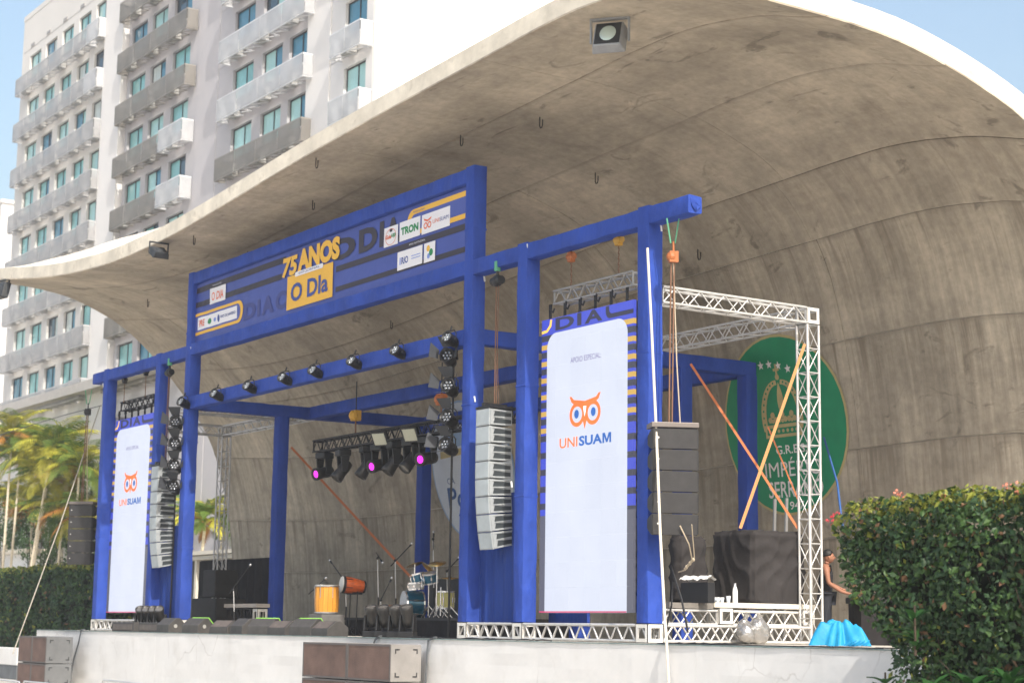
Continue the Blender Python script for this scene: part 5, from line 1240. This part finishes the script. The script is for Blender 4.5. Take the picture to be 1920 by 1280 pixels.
for s_ in (-1, 1):
    e_ = MB().sphere((.01+.045, s_*.080, 1.63), .026, (.7, .35, 1.1), 10, 8); e_.build('ear', skin, h_, False, smooth=True); MB().sphere((.138, s_*.033, 1.648), .011, (.6, 1, .7), 8, 6).build('eye', hair_m, h_, False, smooth=True)
MB().box(.146, .153, -.022, .022, 1.572, 1.578).build('mouth', M('lips', (.16, .06, .05), .6), h_, False)
hr = MB().sphere((.038, 0, 1.675), .112, (1.0, .80, .95), 20, 14); hr.v = [(x, y, max(z, 1.655-.25*max(0, .03-x)-(.0 if x < .1 else -.06))) for x, y, z in hr.v]; hr.build('hair', hair_m, man, False, smooth=True)
skinned('shirt', [(-.02, 0, .86, (.19, .15)), (-.015, 0, 1.10, (.18, .145)), (.0, 0, 1.30, (.205, .15)), (.0, 0, 1.425, (.15, .115)), (.0, .13, 1.40, .095), (.0, -.13, 1.40, .097)], [(0, 1), (1, 2), (2, 3), (3, 4), (3, 5)], shirt, man)
skinned('trousers', [(-.02, 0, .93, (.18, .14)), (.0, .10, .88, .115), (.03, .11, .50, .078), (.0, .11, .12, .062), (.0, -.10, .88, .115), (-.02, -.11, .50, .078), (-.06, -.11, .12, .062)], [(0, 1), (1, 2), (2, 3), (0, 4), (4, 5), (5, 6)], jeans, man)
md = thing('mixing_desk', 'dark mixing desk on a stand in front of the man, half behind the hedge', 'mixing desk', (pm.x+RT.x*.85, Ym+RT.y*.85, 0), math.atan2(RT.y, RT.x))
MB().prism([(-.35, .80), (.45, .80), (.45, 1.06), (-.35, .92)], -.7, .7, lambda u, v, d: (u, d, v)).build('console', cab_b, md, False, bevel=.015)
b = MB()
for k in range(12): b.box(-.25, .3, -.62+.1*k, -.58+.1*k, .965, .975, Matrix.Rotation(-.17, 3, 'Y'))
b.build('fader_strip', steel_d, md, False); MB().box(-.3, .4, -.65, .65, .0, .8).build('stand', dark_cloth, md, False)
b = MB(); b.box(.3, .9, -.9, -.2, .0, 1.3); b.build('flight_case', black, md, False, bevel=.02)

# ------------------------------------------------------------------ hedges and plants
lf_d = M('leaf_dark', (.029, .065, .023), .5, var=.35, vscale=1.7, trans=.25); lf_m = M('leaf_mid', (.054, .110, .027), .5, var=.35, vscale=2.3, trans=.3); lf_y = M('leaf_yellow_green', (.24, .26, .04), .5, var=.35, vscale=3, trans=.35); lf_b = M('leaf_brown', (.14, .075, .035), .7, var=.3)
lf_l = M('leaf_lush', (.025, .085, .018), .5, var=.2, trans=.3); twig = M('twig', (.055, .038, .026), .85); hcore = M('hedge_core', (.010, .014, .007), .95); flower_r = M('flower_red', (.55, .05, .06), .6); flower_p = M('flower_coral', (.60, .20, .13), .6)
def leaf(mb, p, n, size, asp=.62, fold=.35, rg=rnd):
    n = n.normalized(); a = rg.uniform(0, 2*PI); t1 = n.orthogonal().normalized(); t2 = n.cross(t1); d = t1*math.cos(a)+t2*math.sin(a); s = n.cross(d)
    L = size; w = size*asp*.5; i = len(mb.v); dn = n*(-fold*w)
    mb.v += [tuple(p-d*L*.5), tuple(p+s*w+dn), tuple(p+d*L*.5-n*L*.1), tuple(p-s*w+dn), tuple(p+d*L*.02)]
    mb.f += [(i, i+1, i+4), (i+1, i+2, i+4), (i+2, i+3, i+4), (i+3, i, i+4)]
def hedge(label, inside, bounds, n, size, top_z, rg, seedoff=0, brown=None, loc=None):
    """inside(p) -> signed depth under the hedge surface (metres) and outward normal"""
    t = thing('hedge', label, 'hedge', loc or ((bounds[0]+bounds[1])/2, (bounds[2]+bounds[3])/2, GZ))
    G = {k: MB() for k in ('d', 'm', 'y', 'b')}
    c = 0; tries = 0
    while c < n and tries < n*40:
        tries += 1
        p = Vector((rg.uniform(bounds[0], bounds[1]), rg.uniform(bounds[2], bounds[3]), rg.uniform(bounds[4], bounds[5])))
        dep, nn = inside(p)
        if dep < -.04 or dep > .34: continue
        if rg.random() > math.exp(-max(0, dep)*6.5): continue
        lo = noise.noise(p*1.6+Vector((seedoff, 0, 0)))+.6*noise.noise(p*4.2)
        if lo < -.42 and rg.random() < .8: continue
        c += 1
        q = nn*.8+Vector((rg.uniform(-1, 1), rg.uniform(-1, 1), rg.uniform(-.6, 1)))*.8
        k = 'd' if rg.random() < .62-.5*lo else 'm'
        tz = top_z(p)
        if p.z > tz-.16 and rg.random() < .62: k = 'y'  # yellow-green top leaves: new growth, with sunlight on the top put into the colour
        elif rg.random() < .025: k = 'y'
        if rg.random() < (brown(p) if brown else .02): k = 'b'
        leaf(G[k], p, q, size*(rg.uniform(.5, 1.0) if rg.random() < .6 else rg.uniform(1.0, 1.55)), rg.uniform(.5, .8), rg=rg)
    for k, m_, nm in (('d', lf_d, 'dark_foliage'), ('m', lf_m, 'green_foliage'), ('y', lf_y, 'sunlit_new_growth'), ('b', lf_b, 'dry_leaves')):
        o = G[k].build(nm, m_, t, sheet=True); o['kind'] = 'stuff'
    return t
# right hedge: leans out at its left end
XLT = sorted((q.z, q.x) for q in (at(a, b, Y=-2.95) for a, b in ((1590, 930), (1574, 962), (1578, 1000), (1586, 1050), (1603, 1100), (1634, 1150), (1668, 1200), (1700, 1280), (1722, 1400))))
def xl_(z): return lerp_t(XLT, z)
def topr(p): return 1.80+.045*(p.x-3)+.09*noise.noise(Vector((p.x*1.4, p.y*1.4, 0)))-.9*max(0, 3.9-p.x)**2
def in_r(p):
    b = .13*noise.noise(Vector((p.x*1.2, p.y, p.z*1.2)))+.06*noise.noise(Vector((p.x*3.3, p.y*3, p.z*3.3)))
    ds = [(p.x-xl_(p.z)+b, Vector((-1, 0, .1))), (p.y+3.05+b+.10*(p.z-.8), Vector((0, -1, .1))), (topr(p)-p.z+b*.4, Vector((0, 0, 1))), (-1.16-p.y, Vector((0, 1, 0))), (11.5-p.x, Vector((1, 0, 0)))]
    return min(ds, key=lambda e: e[0])
rg = random.Random(5)
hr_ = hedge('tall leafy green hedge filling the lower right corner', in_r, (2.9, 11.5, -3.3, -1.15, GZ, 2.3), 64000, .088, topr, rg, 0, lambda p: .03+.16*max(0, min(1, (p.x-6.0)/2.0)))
mb = MB(); nx = 26
for k in range(9):
    pass
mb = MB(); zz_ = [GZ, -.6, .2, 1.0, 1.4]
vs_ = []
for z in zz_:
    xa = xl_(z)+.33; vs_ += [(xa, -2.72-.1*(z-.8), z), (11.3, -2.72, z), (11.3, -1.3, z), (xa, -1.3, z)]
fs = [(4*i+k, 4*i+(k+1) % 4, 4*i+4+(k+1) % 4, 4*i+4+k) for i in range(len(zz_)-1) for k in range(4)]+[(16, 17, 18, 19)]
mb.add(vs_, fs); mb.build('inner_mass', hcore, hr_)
mb = MB()
for k in range(170):
    x = rg.uniform(4.0, 10.5); z = rg.uniform(GZ, 1.3); p = Vector((max(x, xl_(z)+.3), rg.uniform(-2.95, -2.6), z)); q = p+Vector((rg.uniform(-.3, .3), rg.uniform(-.25, -.02), rg.uniform(.1, .45))); mb.tube([p, p.lerp(q, .5)+Vector((rg.uniform(-.05, .05), 0, .03)), q], [.010, .008, .004], 4)
mb.build('twigs', twig, hr_)['kind'] = 'stuff'
for k, (px, py) in enumerate(((1566, 958), (1561, 965), (1682, 918), (1768, 923), (1894, 905), (1828, 943), (1805, 963), (1560, 972), (1690, 921), (1910, 914))):
    p = at(px, py, Y=-3.0 if k not in (0, 1, 7) else -2.9); f_ = MB()
    for j in range(8): leaf(f_, p+Vector((rg.gauss(0, .03), rg.gauss(0, .03), rg.gauss(-.05, .025))), Vector((rg.uniform(-1, 1), -1, rg.uniform(-.3, 1))), .05, .8, rg=rg)
    f_.build('flower', flower_r if k in (0, 1, 7) else flower_p, hr_, sheet=True)
# low lush plants at the hedge foot
def tuft(label, c, n, L, seed):
    rgt = random.Random(seed); t = thing('leafy_plant', label, 'plant', c); mb = MB(); st = MB()
    for k in range(n):
        a = 2*PI*rgt.random(); ln = L*rgt.uniform(.6, 1); d = Vector((math.cos(a), math.sin(a), 0)); el = rgt.uniform(.5, 1.35)
        s_ = Vector((-d.y, d.x, 0)); p0 = Vector(c)+Vector((0, 0, rgt.uniform(0, .55))); pts = [p0+d*ln*f*math.cos(el*(1-.4*f))+Vector((0, 0, ln*f*math.sin(el)-ln*.35*f*f)) for f in (0, .35, .7, 1)]
        w = [.012, .055, .045, .002]; i = len(mb.v)
        for q, ww in zip(pts, w): mb.v += [tuple(q-s_*ww), tuple(q+Vector((0, 0, -.015))), tuple(q+s_*ww)]
        for j in range(3): b = i+3*j; mb.f += [(b, b+1, b+4, b+3), (b+1, b+2, b+5, b+4)]
    o = mb.build('leaves', lf_l, t, sheet=True, smooth=True); o['kind'] = 'stuff'; st.cyl(Vector(c), Vector(c)+Vector((0, 0, .6)), .02, .012, 6); st.build('stem', twig, t)
for k, (px, py, Y, lab) in enumerate(((1745, 1262, -3.5, 'lush green plant at the hedge foot, left of the others'), (1818, 1250, -3.5, 'lush green plant at the hedge foot, the middle one'), (1890, 1235, -3.5, 'lush green plant at the hedge foot, rightmost'), (1660, 1275, -3.2, 'small green plant below the left end of the hedge'), (1715, 1150, -3.25, 'lush shoots sprouting from the hedge face'))):
    p = at(px, py, Y=Y); tuft(lab, (p.x, p.y, p.z-(.75 if k < 3 else .5)), 46 if k < 3 else 14, .45 if k < 3 else .34, 40+k)
# left hedge
hy = 3.4; lx0 = at(-60, 1100, Y=hy).x; lx1 = at(172, 1100, Y=hy).x; lzt = at(90, 1061, Y=hy).z
def topl(p): return lzt+.10*noise.noise(Vector((p.x*.9, p.y, 0)))
def in_l(p):
    b = .12*noise.noise(Vector((p.x*1.1, p.y, p.z*1.1)))
    ds = [(lx1-p.x+b, Vector((1, 0, .1))), (p.y-hy+b, Vector((0, -1, .1))), (topl(p)-p.z, Vector((0, 0, 1))), (hy+1.9-p.y, Vector((0, 1, 0))), (p.x-lx0, Vector((-1, 0, 0)))]
    return min(ds, key=lambda e: e[0])
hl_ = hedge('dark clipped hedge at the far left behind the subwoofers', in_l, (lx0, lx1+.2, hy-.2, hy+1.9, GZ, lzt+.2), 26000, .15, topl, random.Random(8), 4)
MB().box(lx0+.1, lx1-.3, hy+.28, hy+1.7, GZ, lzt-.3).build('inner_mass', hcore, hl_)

# palms
fr_y = M('frond_yellow_green', (.42, .40, .045), .5, var=.4, vscale=1.5, trans=.35); fr_g = M('frond_green', (.11, .18, .03), .5, var=.3, vscale=1.5, trans=.35); fr_o = M('frond_dry_orange', (.36, .16, .03), .6, var=.3, trans=.3); tr_m = M('palm_trunk', (.55, .49, .38), .8, var=.2, vscale=3, stretch=(1, 1, 6)); cs_m = M('crownshaft', (.28, .31, .10), .5)
def palm(label, foot, head, nf, L, seed, dry=.12, trunk_r=.075, group='palms behind the left hedge'):
    rgp = random.Random(seed); t = thing('palm_tree', label, 'palm tree', foot, 0, group)
    foot = Vector(foot); head = Vector(head); bend = Vector((rgp.uniform(-.15, .15), rgp.uniform(-.15, .15), 0))
    pts = [foot.lerp(head, f)+bend*math.sin(PI*f) for f in [k/8 for k in range(9)]]
    smooth_angle(MB().tube(pts, [trunk_r*(1.35-.5*k/8) for k in range(9)], 8).build('trunk', tr_m, t))
    MB().tube([head, head+Vector((0, 0, .35)), head+Vector((0, 0, .62))], [trunk_r*.95, trunk_r*.8, trunk_r*.3], 8).build('crownshaft', cs_m, t, smooth=True)
    G = {'y': MB(), 'g': MB(), 'o': MB()}
    nf = int(nf*1.3)
    for k in range(nf):
        az = 2*PI*k*.382+rgp.uniform(-.3, .3); el = rgp.uniform(.35, 1.35) if k % 3 else rgp.uniform(-.3, .4); ln = L*rgp.uniform(.7, 1.1)
        key = 'o' if (rgp.random() < dry and el < .6) else ('y' if rgp.random() < .58 else 'g'); mb = G[key]
        d = Vector((math.cos(az), math.sin(az), 0)); sd = Vector((-d.y, d.x, 0)); p = head+Vector((0, 0, .5)); cur = []
        e = el; n = 12
        for i in range(n+1):
            cur.append(p.copy()); p = p+(d*math.cos(e)+Vector((0, 0, math.sin(e))))*ln/n; e -= (.105+.05*i/n)*rgp.uniform(.8, 1.3)
        mb.tube(cur, [.022*(1-.8*i/n) for i in range(n+1)], 4)
        for i in range(2, n+1):
            tg = (cur[i]-cur[i-1]).normalized(); up = sd.cross(tg)
            for m in (0, .5):
                q = cur[i-1].lerp(cur[i], m)
                for s_ in (-1, 1):
                    ll = L*.30*math.sin(PI*(.18+.78*i/n))*rgp.uniform(.8, 1.15); dr = (sd*s_*.8+tg*.62-up*.05+Vector((0, 0, -.30+.35*(i < 6)))).normalized()
                    w = tg*.038; j = len(mb.v); tip = q+dr*ll+Vector((0, 0, -.13*ll)); md_ = q+dr*ll*.5+Vector((0, 0, .03))
                    mb.v += [tuple(q-w*.5), tuple(q+w*.5), tuple(md_+w), tuple(md_-w), tuple(tip)]; mb.f += [(j, j+1, j+2, j+3), (j+3, j+2, j+4)]
    for k, m_, nm in (('y', fr_y, 'crown'), ('g', fr_g, 'crown_green_fronds'), ('o', fr_o, 'dry_fronds')):  # yellow-green and green fronds are mixed at random
        if G[k].v: o = G[k].build(nm, m_, t, sheet=True); o['kind'] = 'stuff'
    return t
def pp(px, py, Y): return at(px, py, Y=Y)
plist = [((3, 1056), (21, 838), 8.0, 24, 2.5, 'palm with pale twin trunks at the left edge of the picture'), ((14, 1060), (36, 885), 8.6, 20, 2.3, 'slimmer palm just right of the leftmost trunk'),
         ((41, 1060), (94, 862), 8.0, 26, 2.6, 'leaning palm with a pale slanted trunk left of the guy rope'), ((49, 1060), (88, 915), 8.4, 20, 2.3, 'shorter leaning palm beside the slanted trunk'),
         ((128, 1062), (148, 895), 9.0, 24, 2.6, 'yellowish palm beside the mast near the black array'), ((105, 1062), (118, 975), 9.4, 20, 2.6, 'low arching palm between guy rope and black array'), ((66, 1062), (60, 960), 10.2, 20, 2.5, 'dark green palm in the second row behind the slanted trunk'),
         ((160, 1062), (172, 920), 10.5, 22, 2.6, 'palm half hidden behind the leftmost blue post'), ((20, 1062), (8, 955), 10.5, 20, 2.5, 'short palm low at the left picture edge'), ((125, 1062), (122, 862), 11, 24, 2.6, 'back row palm above the low arching one'),
         ((78, 1062), (62, 868), 11.5, 22, 2.6, 'back row palm left of the slanted trunk'), ((150, 1062), (158, 985), 9.6, 18, 2.4, 'low palm tucked behind the black left array')]
for k, (a, b, Y, nf, L, lab) in enumerate(plist):
    Y += 3.0; f_ = pp(*a, Y); f_.z = GZ; palm(lab, f_, pp(*b, Y+.1), nf, L*1.12, 60+k, .42 if k in (4, 6, 8, 9) else .2, .065)
for k, (a, b, Y, lab) in enumerate((((384, 1060), (383, 995), 12.5, 'sunlit palm seen through the gap left of the shell wall'), ((415, 1060), (418, 1000), 14.5, 'second palm seen behind the left aluminium tower'), ((362, 1060), (358, 985), 15, 'dark palm just right of the third blue post'))):
    f_ = pp(*a, Y); f_.z = GZ; palm(lab, f_, pp(*b, Y), 15, 2.0, 90+k)
def shrub(label, c, r, n, seed):
    rgs = random.Random(seed); t = thing('shrub', label, 'shrub', (c[0], c[1], GZ), 0, 'dark shrubs behind the palms'); mb = MB()
    for _ in range(n):
        d = Vector((rgs.gauss(0, 1), rgs.gauss(0, 1), rgs.gauss(0, 1))).normalized(); k = rgs.uniform(.55, 1)**.6; p = Vector(c)+Vector((d.x*r[0]*k, d.y*r[1]*k, d.z*r[2]*k))
        if noise.noise(p*1.1) < -.28: continue
        leaf(mb, p, d+Vector((0, 0, .4)), rgs.uniform(.16, .32), .45, rg=rgs)
    mb.build('foliage', lf_m, t, sheet=True)['kind'] = 'stuff'
    s_ = MB()
    for k in range(5): a = 2*PI*k/5; s_.cyl((c[0], c[1], GZ), (c[0]+.5*r[0]*math.cos(a), c[1]+.5*r[1]*math.sin(a), c[2]+.2), .06, .02, 6)
    s_.build('trunk', twig, t)
for k, (px, py, Y, r, lab) in enumerate(((20, 985, 13.6, (2.6, 1.6, 1.7), 'dark shrub behind the palms at the left edge'), (75, 1000, 13.7, (2.4, 1.6, 1.9), 'dark shrub behind the slanted palm trunk'), (130, 985, 13.7, (2.4, 1.5, 2.2), 'dark shrub behind the low arching palm'), (168, 1000, 13.7, (2.0, 1.5, 1.8), 'dark shrub behind the black left array'), (395, 1010, 17, (3.5, 1.5, 1.3), 'green shrub seen through the gap left of the shell wall'))):
    p = pp(px, py, Y); shrub(lab, (p.x, p.y, p.z), r, 1500, 120+k)
# low cream pavilion beyond the left wing
a = pp(345, 1040, 11); b = pp(437, 1040, 11); t = thing('garden_pavilion', 'low pavilion with a cream flat roof edge behind the left wing', 'pavilion', ((a.x+b.x)/2, 12, GZ)); z1 = pp(395, 1031, 11).z; z0 = pp(395, 1047, 11).z
crm = M('cream_render', (.72, .66, .55), .8, var=.06); MB().box(a.x-2, b.x+4, 11, 15, (z0+z1)/2+.02, z1).build('roof', crm, t); MB().box(a.x-1.8, b.x+3.8, 11.1, 14.9, z0, (z0+z1)/2-.01).build('fascia', crm, t); MB().box(a.x-1.5, b.x+3.5, 11.6, 14.6, GZ, z0).build('wall', M('shade_wall', (.12, .12, .12), .9), t)
for k in range(4): MB().box(a.x-1.4+k*2.2, a.x-1.2+k*2.2, 11.15, 11.35, GZ, z0).build('column', crm, t)
a = pp(-30, 1050, 13.4); b = pp(52, 1050, 13.4); t = thing('garden_shed', 'small white building low behind the leftmost palms', 'shed', (b.x-2, 15, GZ)); z1 = pp(20, 1031, 13.5).z
MB().box(a.x, b.x, 13.5, 14.4, GZ, z1-.25).build('wall', plaster, t); MB().box(a.x-.3, b.x+.3, 13.2, 14.6, z1-.24, z1).build('roof', crm, t)
for k in range(2): MB().box(b.x-1.8-1.6*k, b.x-.9-1.6*k, 13.47, 13.5, 0, 1.0).build('window', M('dark_pane', (.03, .035, .04), .2), t)

# ------------------------------------------------------------------ hotel block behind
FY = 15.0
hotel = thing('hotel_building', 'pale high-rise block with rows of teal windows and mesh balconies behind the shell', 'building', (-65, 27, GZ))
wA = M('facade_cream', (.62, .60, .575), .8, var=.04, vscale=.3); wB = M('facade_lilac_grey', (.44, .425, .44), .8, var=.04, vscale=.3); wS = M('facade_white', (.66, .645, .635), .8, var=.03, vscale=.3)  # lilac-grey bays: grey panels with their shade put into the tone
ROWS = [14.83+2.92*k for k in range(8)]   # window heads
WH = 1.55; ROOF = 37.9
SECT = [(-88.0, -73.02, FY, wA, [(-86.7, -84.65), (-83.8, -81.8), (-80.85, -78.95), (-78.0, -76.1), (-75.2, -73.25)]),
        (-73.0, -70.22, FY-.25, wS, []), (-70.2, -60.62, FY+.12, wB, [(-69.8, -67.6), (-66.9, -64.8), (-63.9, -61.65)]), (-60.6, -58.02, FY+.1, wB, []),
        (-58.0, -48.22, FY+.12, wB, [(-56.3, -54.05), (-53.1, -51.0), (-50.3, -48.35)]), (-48.2, -46.02, FY-.05, wS, []), (-46.0, -42.3, FY, wS, [(-44.75, -42.85)])]
win_f = M('window_frame', (.035, .035, .04), .5); gl = [M('glass_teal', (.20, .46, .46), .08, 0, var=.25, vscale=.8, spec=.8), M('glass_blue', (.05, .20, .30), .06, spec=.8), M('glass_pale', (.36, .60, .58), .1, var=.15, vscale=.7, spec=.7), M('glass_curtain', (.52, .58, .56), .2, var=.2, vscale=2, stretch=(5, 1, .3)), M('glass_dark', (.03, .06, .09), .05, spec=.8)]
me_f = MB()
for (x0, x1, y, m_, wins) in SECT:
    mb = MB()
    if not wins: mb.box(x0, x1, y, y+.6, GZ, ROOF)
    else:
        zs_ = [GZ]+[v for r in ROWS for v in (r-WH, r)]+[ROOF]
        for k in range(0, len(zs_), 2): mb.box(x0, x1, y, y+.6, zs_[k]+(.0 if k == 0 else .0), zs_[k+1])
        xs_ = [x0]+[v for w in wins for v in w]+[x1]
        for r in ROWS:
            for k in range(0, len(xs_), 2):
                if xs_[k+1]-xs_[k] > .02: mb.box(xs_[k], xs_[k+1], y+.002, y+.598, r-WH, r)
    mb.build('facade_wall', m_, hotel)
    for r in ROWS:   # floor joints
        if wins: MB().box(x0+.01, x1-.01, y-.012, y-.001, r+.48, r+.51).build('floor_joint', M('joint_grey', (.36, .34, .33), .8), hotel)
        for (a, b) in wins:
            w = MB(); t_ = .07; yy = y+.14
            w.box(a+.003, b-.003, yy, yy+.08, r-t_, r-.002); w.box(a+.003, b-.003, yy, yy+.08, r-WH+.002, r-WH+t_); w.box(a+.003, a+t_, yy, yy+.08, r-WH+t_, r-t_); w.box(b-t_, b-.003, yy, yy+.08, r-WH+t_, r-t_); mx_ = a+(b-a)*.55; w.box(mx_-.035, mx_+.035, yy, yy+.08, r-WH+t_, r-t_)
            wo = w.build('window', win_f, hotel); g0 = rnd.choice([0, 0, 2, 2, 1])
            for (p, q) in ((a+t_, mx_-.035), (mx_+.035, b-t_)): MB().box(p, q, yy+.03, yy+.05, r-WH+t_, r-t_).build('pane', gl[g0 if rnd.random() < .66 else rnd.choice([0, 1, 2, 3, 3, 4])], wo)
            MB().box(a-.05, b+.05, y-.06, y+.14, r-WH-.06, r-WH+.002).build('sill', wS, wo)
            if wins[0][0] < -80: MB().box(a+.1, a+.75, y-.04, y-.002, r+.55, r+.75).build('vent', M('vent_grey', (.30, .29, .29), .7), wo)
MB().box(-88, -42.32, FY+.7, 40, GZ, ROOF-.01).build('core', M('dark_interior', (.05, .05, .055), .9), hotel)
MB().box(-42.3, -42.05, FY, 42, GZ, ROOF+2).build('end_wall', M('end_wall_white', (.80, .78, .74), .8, var=.03, vscale=.2), hotel)
MB().box(-88.25, -88.01, FY, 40, GZ, ROOF).build('end_wall', wA, hotel); MB().box(-88.3, -42.06, FY-.02, 40, ROOF+.01, ROOF+.35).build('parapet', wA, hotel)
MB().box(-89, -58, FY-1.1, FY-.26, 12.45, 12.95).build('canopy_ledge', M('ledge_grey', (.42, .40, .38), .8, var=.1), hotel)
def screen_m(name, rgb, al):
    m = M(name, rgb, .6, .2, var=.12, vscale=1.2); t = m.node_tree; out = t.nodes['Material Output']; b = t.nodes['Principled BSDF']; tr = t.nodes.new('ShaderNodeBsdfTransparent'); mx = t.nodes.new('ShaderNodeMixShader')
    mx.inputs[0].default_value = al; t.links.new(tr.outputs[0], mx.inputs[1]); t.links.new(b.outputs[0], mx.inputs[2]); t.links.new(mx.outputs[0], out.inputs[0]); return m
bs_g = screen_m('mesh_grey', (.42, .42, .43), .52); bs_d = screen_m('mesh_taupe', (.24, .225, .205), .66); bs_w = screen_m('mesh_white', (.56, .57, .59), .55); bs_s = M('balcony_slab', (.40, .385, .37), .8); ac_m = M('air_conditioner', (.36, .36, .35), .6)
def balcony(x0, x1, z0, z1, y, d, m_, npan):
    b = MB(); fz = m_ if False else M('mesh_frame_'+m_.name, tuple(m_.node_tree.nodes['Principled BSDF'].inputs['Base Color'].default_value[:3]), .6)
    for zz in (z0, z1): b.box(x0, x1, y-d, y-d+.05, zz-.03, zz+.03)
    for xx in (x0, x1-.05): b.box(xx, xx+.05, y-d+.05, y-.02, z1-.03, z1+.03); b.box(xx, xx+.05, y-d+.05, y-.02, z0-.03, z0+.03)
    n = max(2, int((x1-x0)/.9))
    for k in range(n):
        a = x0+(x1-x0)*k/n; c = x0+(x1-x0)*(k+1)/n; b.cyl((a, y-d+.03, z0), (c, y-.05, z0), .025, n=4, cap=False); b.cyl((c, y-d+.03, z0), (c, y-.05, z0), .025, n=4, cap=False)
    bo = b.build('balcony', fz, hotel)
    for k in range(npan):
        a = x0+(x1-x0)*k/npan+.02; c = x0+(x1-x0)*(k+1)/npan-.02; MB().box(a, c, y-d-.012, y-d-.002, z0+.04, z1-.035).build('mesh_panel', m_, bo)
    for xx in (x0-.012, x1+.002): MB().box(xx, xx+.01, y-d+.02, y-.03, z0+.04, z1-.035).build('mesh_panel', m_, bo)
    for k in range(max(1, int((x1-x0)/3))):
        xa = x0+.5+k*3+rnd.uniform(0, .5)
        if xa+.85 < x1: MB().box(xa, xa+.8, y-d+.25, y-d+.55, z0+.04, z0+.62).build('air_conditioner', ac_m, bo)
for i, r in enumerate(ROWS):
    zb, zt = r-WH-1.02, r-WH+.02
    balcony(-87.4, -75.0, zb, zt, FY, .62, bs_g, 6); balcony(-74.9, -72.95, zb+.02, zt+.05, FY, .66, bs_w if i > 5 else bs_g, 1)
    if i in (4, 3): balcony(-70.1, -63.9, zb, zt, FY+.1, .64, bs_d, 3); balcony(-63.7, -60.7, zb+.05, zt+.1, FY+.1, .68, bs_w, 1)
    else: balcony(-70.1, -60.7, zb, zt, FY+.1, .64, bs_d, 4)
    balcony(-56.6, -47.6, zb, zt, FY+.1, .64, bs_d if i == 3 else bs_w, 4)
    balcony(-44.9, -42.25, zb, zt, FY, .64, bs_w, 2)
t = thing('far_building', 'bright far building sliver at the left picture edge', 'building', (-150, 60, GZ)); p = at(4, 380, Y=60)
MB().box(p.x-25, p.x, 60, 75, GZ, p.z).build('wall', wS, t); MB().box(p.x-25.3, p.x+.3, 59.8, 75.2, p.z+.01, p.z+.5).build('parapet', wS, t)
for k in range(6): MB().box(p.x-3, p.x-1.4, 59.95, 59.99, 4+k*3, 5.5+k*3).build('window', gl[0], t)

# ------------------------------------------------------------------ light summer haze
hz = MB().box(-1550, 1550, -1550, 1550, GZ-1, 46).build('haze', bpy.data.materials.new('haze')); hz['kind'] = 'stuff'
hm = hz.data.materials[0]; hm.use_nodes = True; hn = hm.node_tree; hn.nodes.remove(hn.nodes['Principled BSDF'])
pv = hn.nodes.new('ShaderNodeVolumePrincipled'); pv.inputs['Color'].default_value = (.93, .96, 1, 1); pv.inputs['Density'].default_value = .0008; pv.inputs['Anisotropy'].default_value = .2
hn.links.new(pv.outputs[0], hn.nodes['Material Output'].inputs['Volume'])
